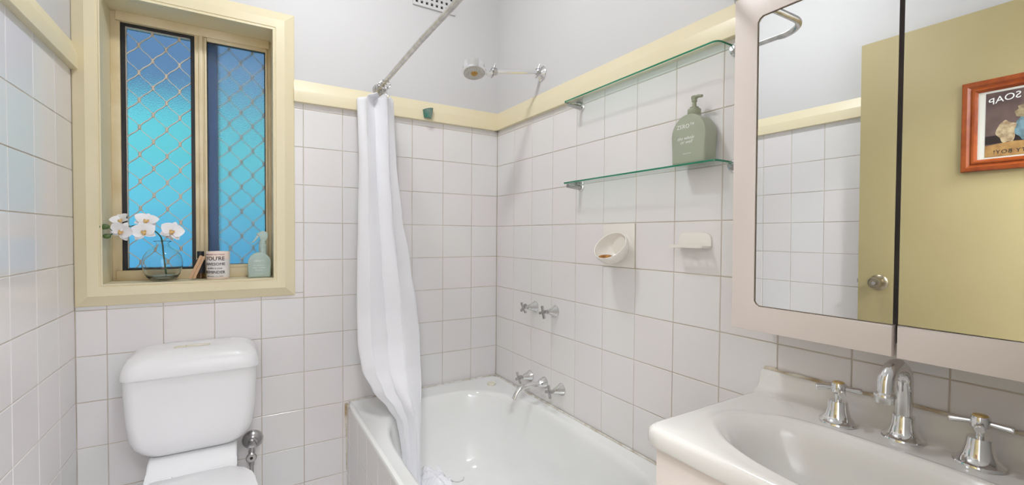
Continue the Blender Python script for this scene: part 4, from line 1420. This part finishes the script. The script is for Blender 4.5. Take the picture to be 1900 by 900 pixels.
prism(b, spp, (0, VY0, 0), (1, 0, 0), (0, 0, 1), (0, VY1 - 0.003 - VY0, 0))
obj('splashback', b, M_MARBLE, van, smooth=40)
b = bmesh.new()
sealp = [Vector((-0.006, VY1 - 0.004 - 0.02 * i, 0.8995 + 0.0015 * sin(i * 1.7))) for i in range(29)]
tube(b, sealp, [0.0048 + 0.0016 * sin(i * 2.3) for i in range(29)], 8)
obj('sealant', b, M_CAULK, van, smooth=60)
b = bmesh.new(); lathe(b, [(0.024, 0), (0.024, 0.003), (0.018, 0.004), (0, 0.002)], (vcx, vcy, VZ - 0.1215), n=28)
obj('waste', b, M_CHROME, van)

vcab = thing('vanity_cabinet', 'warm white vanity cabinet under the cream basin top', 'cabinet', (-0.22, -1.70, 0))
b = bmesh.new()
box(b, -0.412, -0.002, -1.440, -1.424, 0.08, VZ - 0.041); box(b, -0.412, -0.002, VY0, VY0 + 0.016, 0.08, VZ - 0.041)
box(b, -0.412, -0.002, VY0 + 0.016, -1.440, 0.08, 0.096); box(b, -0.010, -0.002, VY0 + 0.016, -1.440, 0.096, VZ - 0.041)
obj('carcass', b, M_CAB, vcab)
obj('plinth', bx(-0.36, -0.002, VY0, -1.43, 0.0, 0.08), M_CAB, vcab)
for k in range(2):
    ya = -1.4255 - k * 0.278
    dd = obj('door', bx(-0.430, -0.4125, ya - 0.2755, ya, 0.085, VZ - 0.0425, 0.0015), M_CAB, vcab)
    b = bmesh.new()
    ky = ya - (0.255 if k == 0 else 0.02)
    lathe(b, [(0.006, 0), (0.006, 0.012), (0.013, 0.018), (0.013, 0.024), (0, 0.026)], (-0.430, ky, 0.62), (-1, 0, 0), 20)
    obj('knob', b, M_CHROME, dd)

def basin_tap(x, y, spin, lab):
    t = thing('basin_tap', lab, 'tap', (x, y, VZ), 'basin taps on the vanity top')
    o = (x, y, VZ)
    b_ = bmesh.new()
    lathe(b_, [(0.0325, 0.0), (0.0335, 0.003), (0.0325, 0.006), (0.028, 0.009), (0.022, 0.017), (0.0185, 0.030), (0.0165, 0.044), (0.0155, 0.0465), (0.009, 0.0468)], o, n=40)
    obj('cover', b_, M_CHROME, t, smooth=32)
    b_ = bmesh.new(); lathe(b_, [(0.0058, 0.045), (0.0058, 0.066)], o, n=16)
    obj('spindle', b_, M_CHROME, t)
    b_ = bmesh.new()
    lathe(b_, [(0.0095, 0.062), (0.0125, 0.065), (0.0130, 0.080), (0.0120, 0.083), (0.0105, 0.0835)], o, n=28)
    for k in range(4):
        a = spin + k * pi / 2
        d = Vector((cos(a), sin(a), -0.10)).normalized()
        p = Vector((x, y, VZ + 0.074))
        tube(b_, [p + d * 0.008, p + d * 0.014, p + d * 0.034, p + d * 0.038, p + d * 0.039], [0.0048, 0.0046, 0.0066, 0.0066, 0.0052], 14)
    hd_ = obj('cross_handle', b_, M_CHROME, t, smooth=32)
    b_ = bmesh.new(); lathe(b_, [(0.0105, 0.0832), (0.0095, 0.0850), (0, 0.0856)], o, n=24, cap=False)
    obj('indicator_cap', b_, mat('worn brass cap', (0.62, 0.44, 0.14), 0.3, 0.7), hd_)
    return t
basin_tap(-0.092, -1.603, 0.55, 'chrome cross-handled basin tap left of the gooseneck spout')
basin_tap(-0.078, -1.806, 0.20, 'chrome cross-handled basin tap right of the gooseneck spout, nearest the viewer')
gs = thing('gooseneck_spout', 'chrome gooseneck basin spout between the two basin taps', 'spout', (-0.068, -1.702, VZ))
so = Vector((-0.068, -1.702, VZ))
b = bmesh.new()
lathe(b, [(0.0325, 0.0), (0.0335, 0.003), (0.0325, 0.006), (0.028, 0.009), (0.022, 0.017), (0.0185, 0.030), (0.0170, 0.044), (0.0160, 0.046), (0.0125, 0.0462)], so, n=40)
obj('cover', b, M_CHROME, gs, smooth=32)
dirx = Vector((-0.99, 0.10, 0)).normalized()
rad = 0.0335
cen = so + Vector((0, 0, 0.110)) + dirx * rad
pts = [so + Vector((0, 0, 0.040)), so + Vector((0, 0, 0.075))] + arc(cen, rad, pi, -0.06, dirx, (0, 0, 1), 18)
last = pts[-1]
pts += [last + Vector((0, 0, -0.012)) + dirx * 0.001]
b = bmesh.new(); tube(b, pts, 0.0132, 24)
obj('pipe', b, M_CHROME, gs, smooth=50)
tip = pts[-1]
b = bmesh.new()
lathe(b, [(0.0132, 0.004), (0.0165, 0.001), (0.0172, -0.003), (0.0155, -0.0065), (0.0150, -0.0150), (0.0125, -0.0155), (0, -0.012)], tip, n=28, cap=False)
obj('aerator', b, M_CHROME, gs, smooth=32)

# ------------------------------------------------------------------ mirror cabinet
mc = thing('mirror_cabinet', 'warm white two-door mirrored bathroom cabinet on the right wall above the basin', 'cabinet', (-0.06, -1.69, 1.016))
CZ0, CZ1 = 1.016, 1.7855
b = bmesh.new()
box(b, -0.112, -0.001, -1.418, -1.402, CZ0 + 0.006, CZ1 - 0.004); box(b, -0.112, -0.001, -1.975, -1.96, CZ0 + 0.006, CZ1 - 0.004)
box(b, -0.112, -0.001, -1.96, -1.418, CZ0 + 0.006, CZ0 + 0.022); box(b, -0.112, -0.001, -1.96, -1.418, CZ1 - 0.02, CZ1 - 0.004)
box(b, -0.012, -0.001, -1.96, -1.418, CZ0 + 0.022, CZ1 - 0.02)
obj('body', b, M_CAB, mc)
TILT = 0.0097
def cab_door(outline, mirror_rect, pivot_z=1.4):
    b_ = bmesh.new()
    prism(b_, outline, (-0.1385, 0, 0), (0, 1, 0), (0, 0, 1), (0.020, 0, 0), 0.0022, 2)
    piv = Vector((-0.135, 0, pivot_z))
    mx = Matrix.Translation(piv) @ Matrix.Rotation(-TILT, 4, 'Y') @ Matrix.Translation(-piv)
    def tilt(bmx):
        bmesh.ops.transform(bmx, matrix=mx, verts=bmx.verts[:])
        return bmx
    d_ = obj('door', tilt(b_), M_CAB, mc, smooth=40)
    ya, yb, za, zb, ru = mirror_rect
    b_ = bmesh.new()
    v = [b_.verts.new((-0.135, u, w)) for u, w in round_rect(ya, yb, za, zb, ru, 5)]
    v2 = [b_.verts.new((-0.131, u, w)) for u, w in round_rect(ya, yb, za, zb, ru, 5)]
    b_.faces.new(v); b_.faces.new(v2)
    skin(b_, [v, v2])
    obj('mirror', tilt(b_), M_MIRROR, d_, smooth=20)
    b_ = bmesh.new()
    loop = [Vector((-0.1353, u, w)) for u, w in round_rect(ya, yb, za, zb, ru, 5)]
    return d_, tilt
iz0, iz1 = 1.073, 1.727
def inner_round(cu, cv, a0, a1, r=0.012, n=5):
    return [(cu + r * cos(a0 + (a1 - a0) * i / n), cv + r * sin(a0 + (a1 - a0) * i / n)) for i in range(n + 1)]
yl, ym = -1.447, -1.7025
# left door: solid stile on the left, mirror running out to the meeting edge
outl = [(ym, CZ0), (-1.393, CZ0), (-1.393, CZ1), (ym, CZ1), (ym, iz1)] + inner_round(yl - 0.012, iz1 - 0.012, 0.5 * pi, 0.0) + inner_round(yl - 0.012, iz0 + 0.012, 0.0, -0.5 * pi) + [(ym, iz0)]
d1, tl = cab_door(outl, (ym + 0.0003, yl - 0.0022, iz0 + 0.0022, iz1 - 0.0022, [0, 0.010, 0.010, 0]))
def gasket(yedge_in, ymeet, nm_parent, sgn):
    b_ = bmesh.new()
    if sgn < 0:
        path_ = [Vector((-0.1352, ymeet, iz1 - 0.001))] + [Vector((-0.1352, u, w)) for u, w in inner_round(yedge_in - 0.012, iz1 - 0.013, 0.5 * pi, 0.0)] + [Vector((-0.1352, u, w)) for u, w in inner_round(yedge_in - 0.012, iz0 + 0.013, 0.0, -0.5 * pi)] + [Vector((-0.1352, ymeet, iz0 + 0.001))]
    else:
        path_ = [Vector((-0.1352, ymeet, iz1 - 0.001)), Vector((-0.1352, yedge_in, iz1 - 0.001)), Vector((-0.1352, yedge_in, iz0 + 0.001)), Vector((-0.1352, ymeet, iz0 + 0.001))]
    tube(b_, path_, 0.0012, 6)
    obj('gasket', tl(b_), mat('brown mirror bead', (0.16, 0.12, 0.07), 0.5), nm_parent, smooth=60)
gasket(yl - 0.001, ym, d1, -1)
y2a, y2b = -1.7095, -1.978
outr = [(y2b, CZ0 - 0.001), (y2a, CZ0 - 0.001), (y2a, iz0 + 0.001), (y2b + 0.055, iz0 + 0.001), (y2b + 0.055, iz1), (y2a, iz1), (y2a, CZ1), (y2b, CZ1)]
d2, tl = cab_door(outr, (y2b + 0.057, y2a - 0.0003, iz0 + 0.003, iz1 - 0.002, 0))
gasket(y2b + 0.056, y2a, d2, 1)

# ------------------------------------------------------------------ lamps
def ceiling_lamp(x, y, z, m, lab, r=0.13):
    t = thing('ceiling_light', lab, 'ceiling light', (x, y, z))
    b_ = bmesh.new(); lathe(b_, [(r * 1.05, 0), (r * 1.05, -0.015), (r * 0.95, -0.022)], (x, y, z), n=40)
    obj('base', b_, M_PLASTIC, t)
    b_ = bmesh.new()
    lathe(b_, [(r, -0.018)] + [(r * cos(a), -0.022 - 0.06 * sin(a)) for a in [0.5 * pi * i / 8 for i in range(9)]], (x, y, z), n=40, cap=False)
    obj('diffuser', b_, m, t, smooth=60)
ceiling_lamp(-0.88, -0.80, H_C, M_LAMP, 'round ceiling light in the middle of the bathroom ceiling', 0.08)
ceiling_lamp(-1.15, -2.70, H_C, M_HALLFILL, 'added round fill light in the passage outside the bathroom door, in line with the doorway', 0.17)  # added unseen lamp, fills the room through the doorway
ceiling_lamp(-0.32, -3.02, H_C, M_HALLFILL, 'added round fill light at the far right end of the passage outside', 0.15)  # second added unseen lamp, brightens the left wall
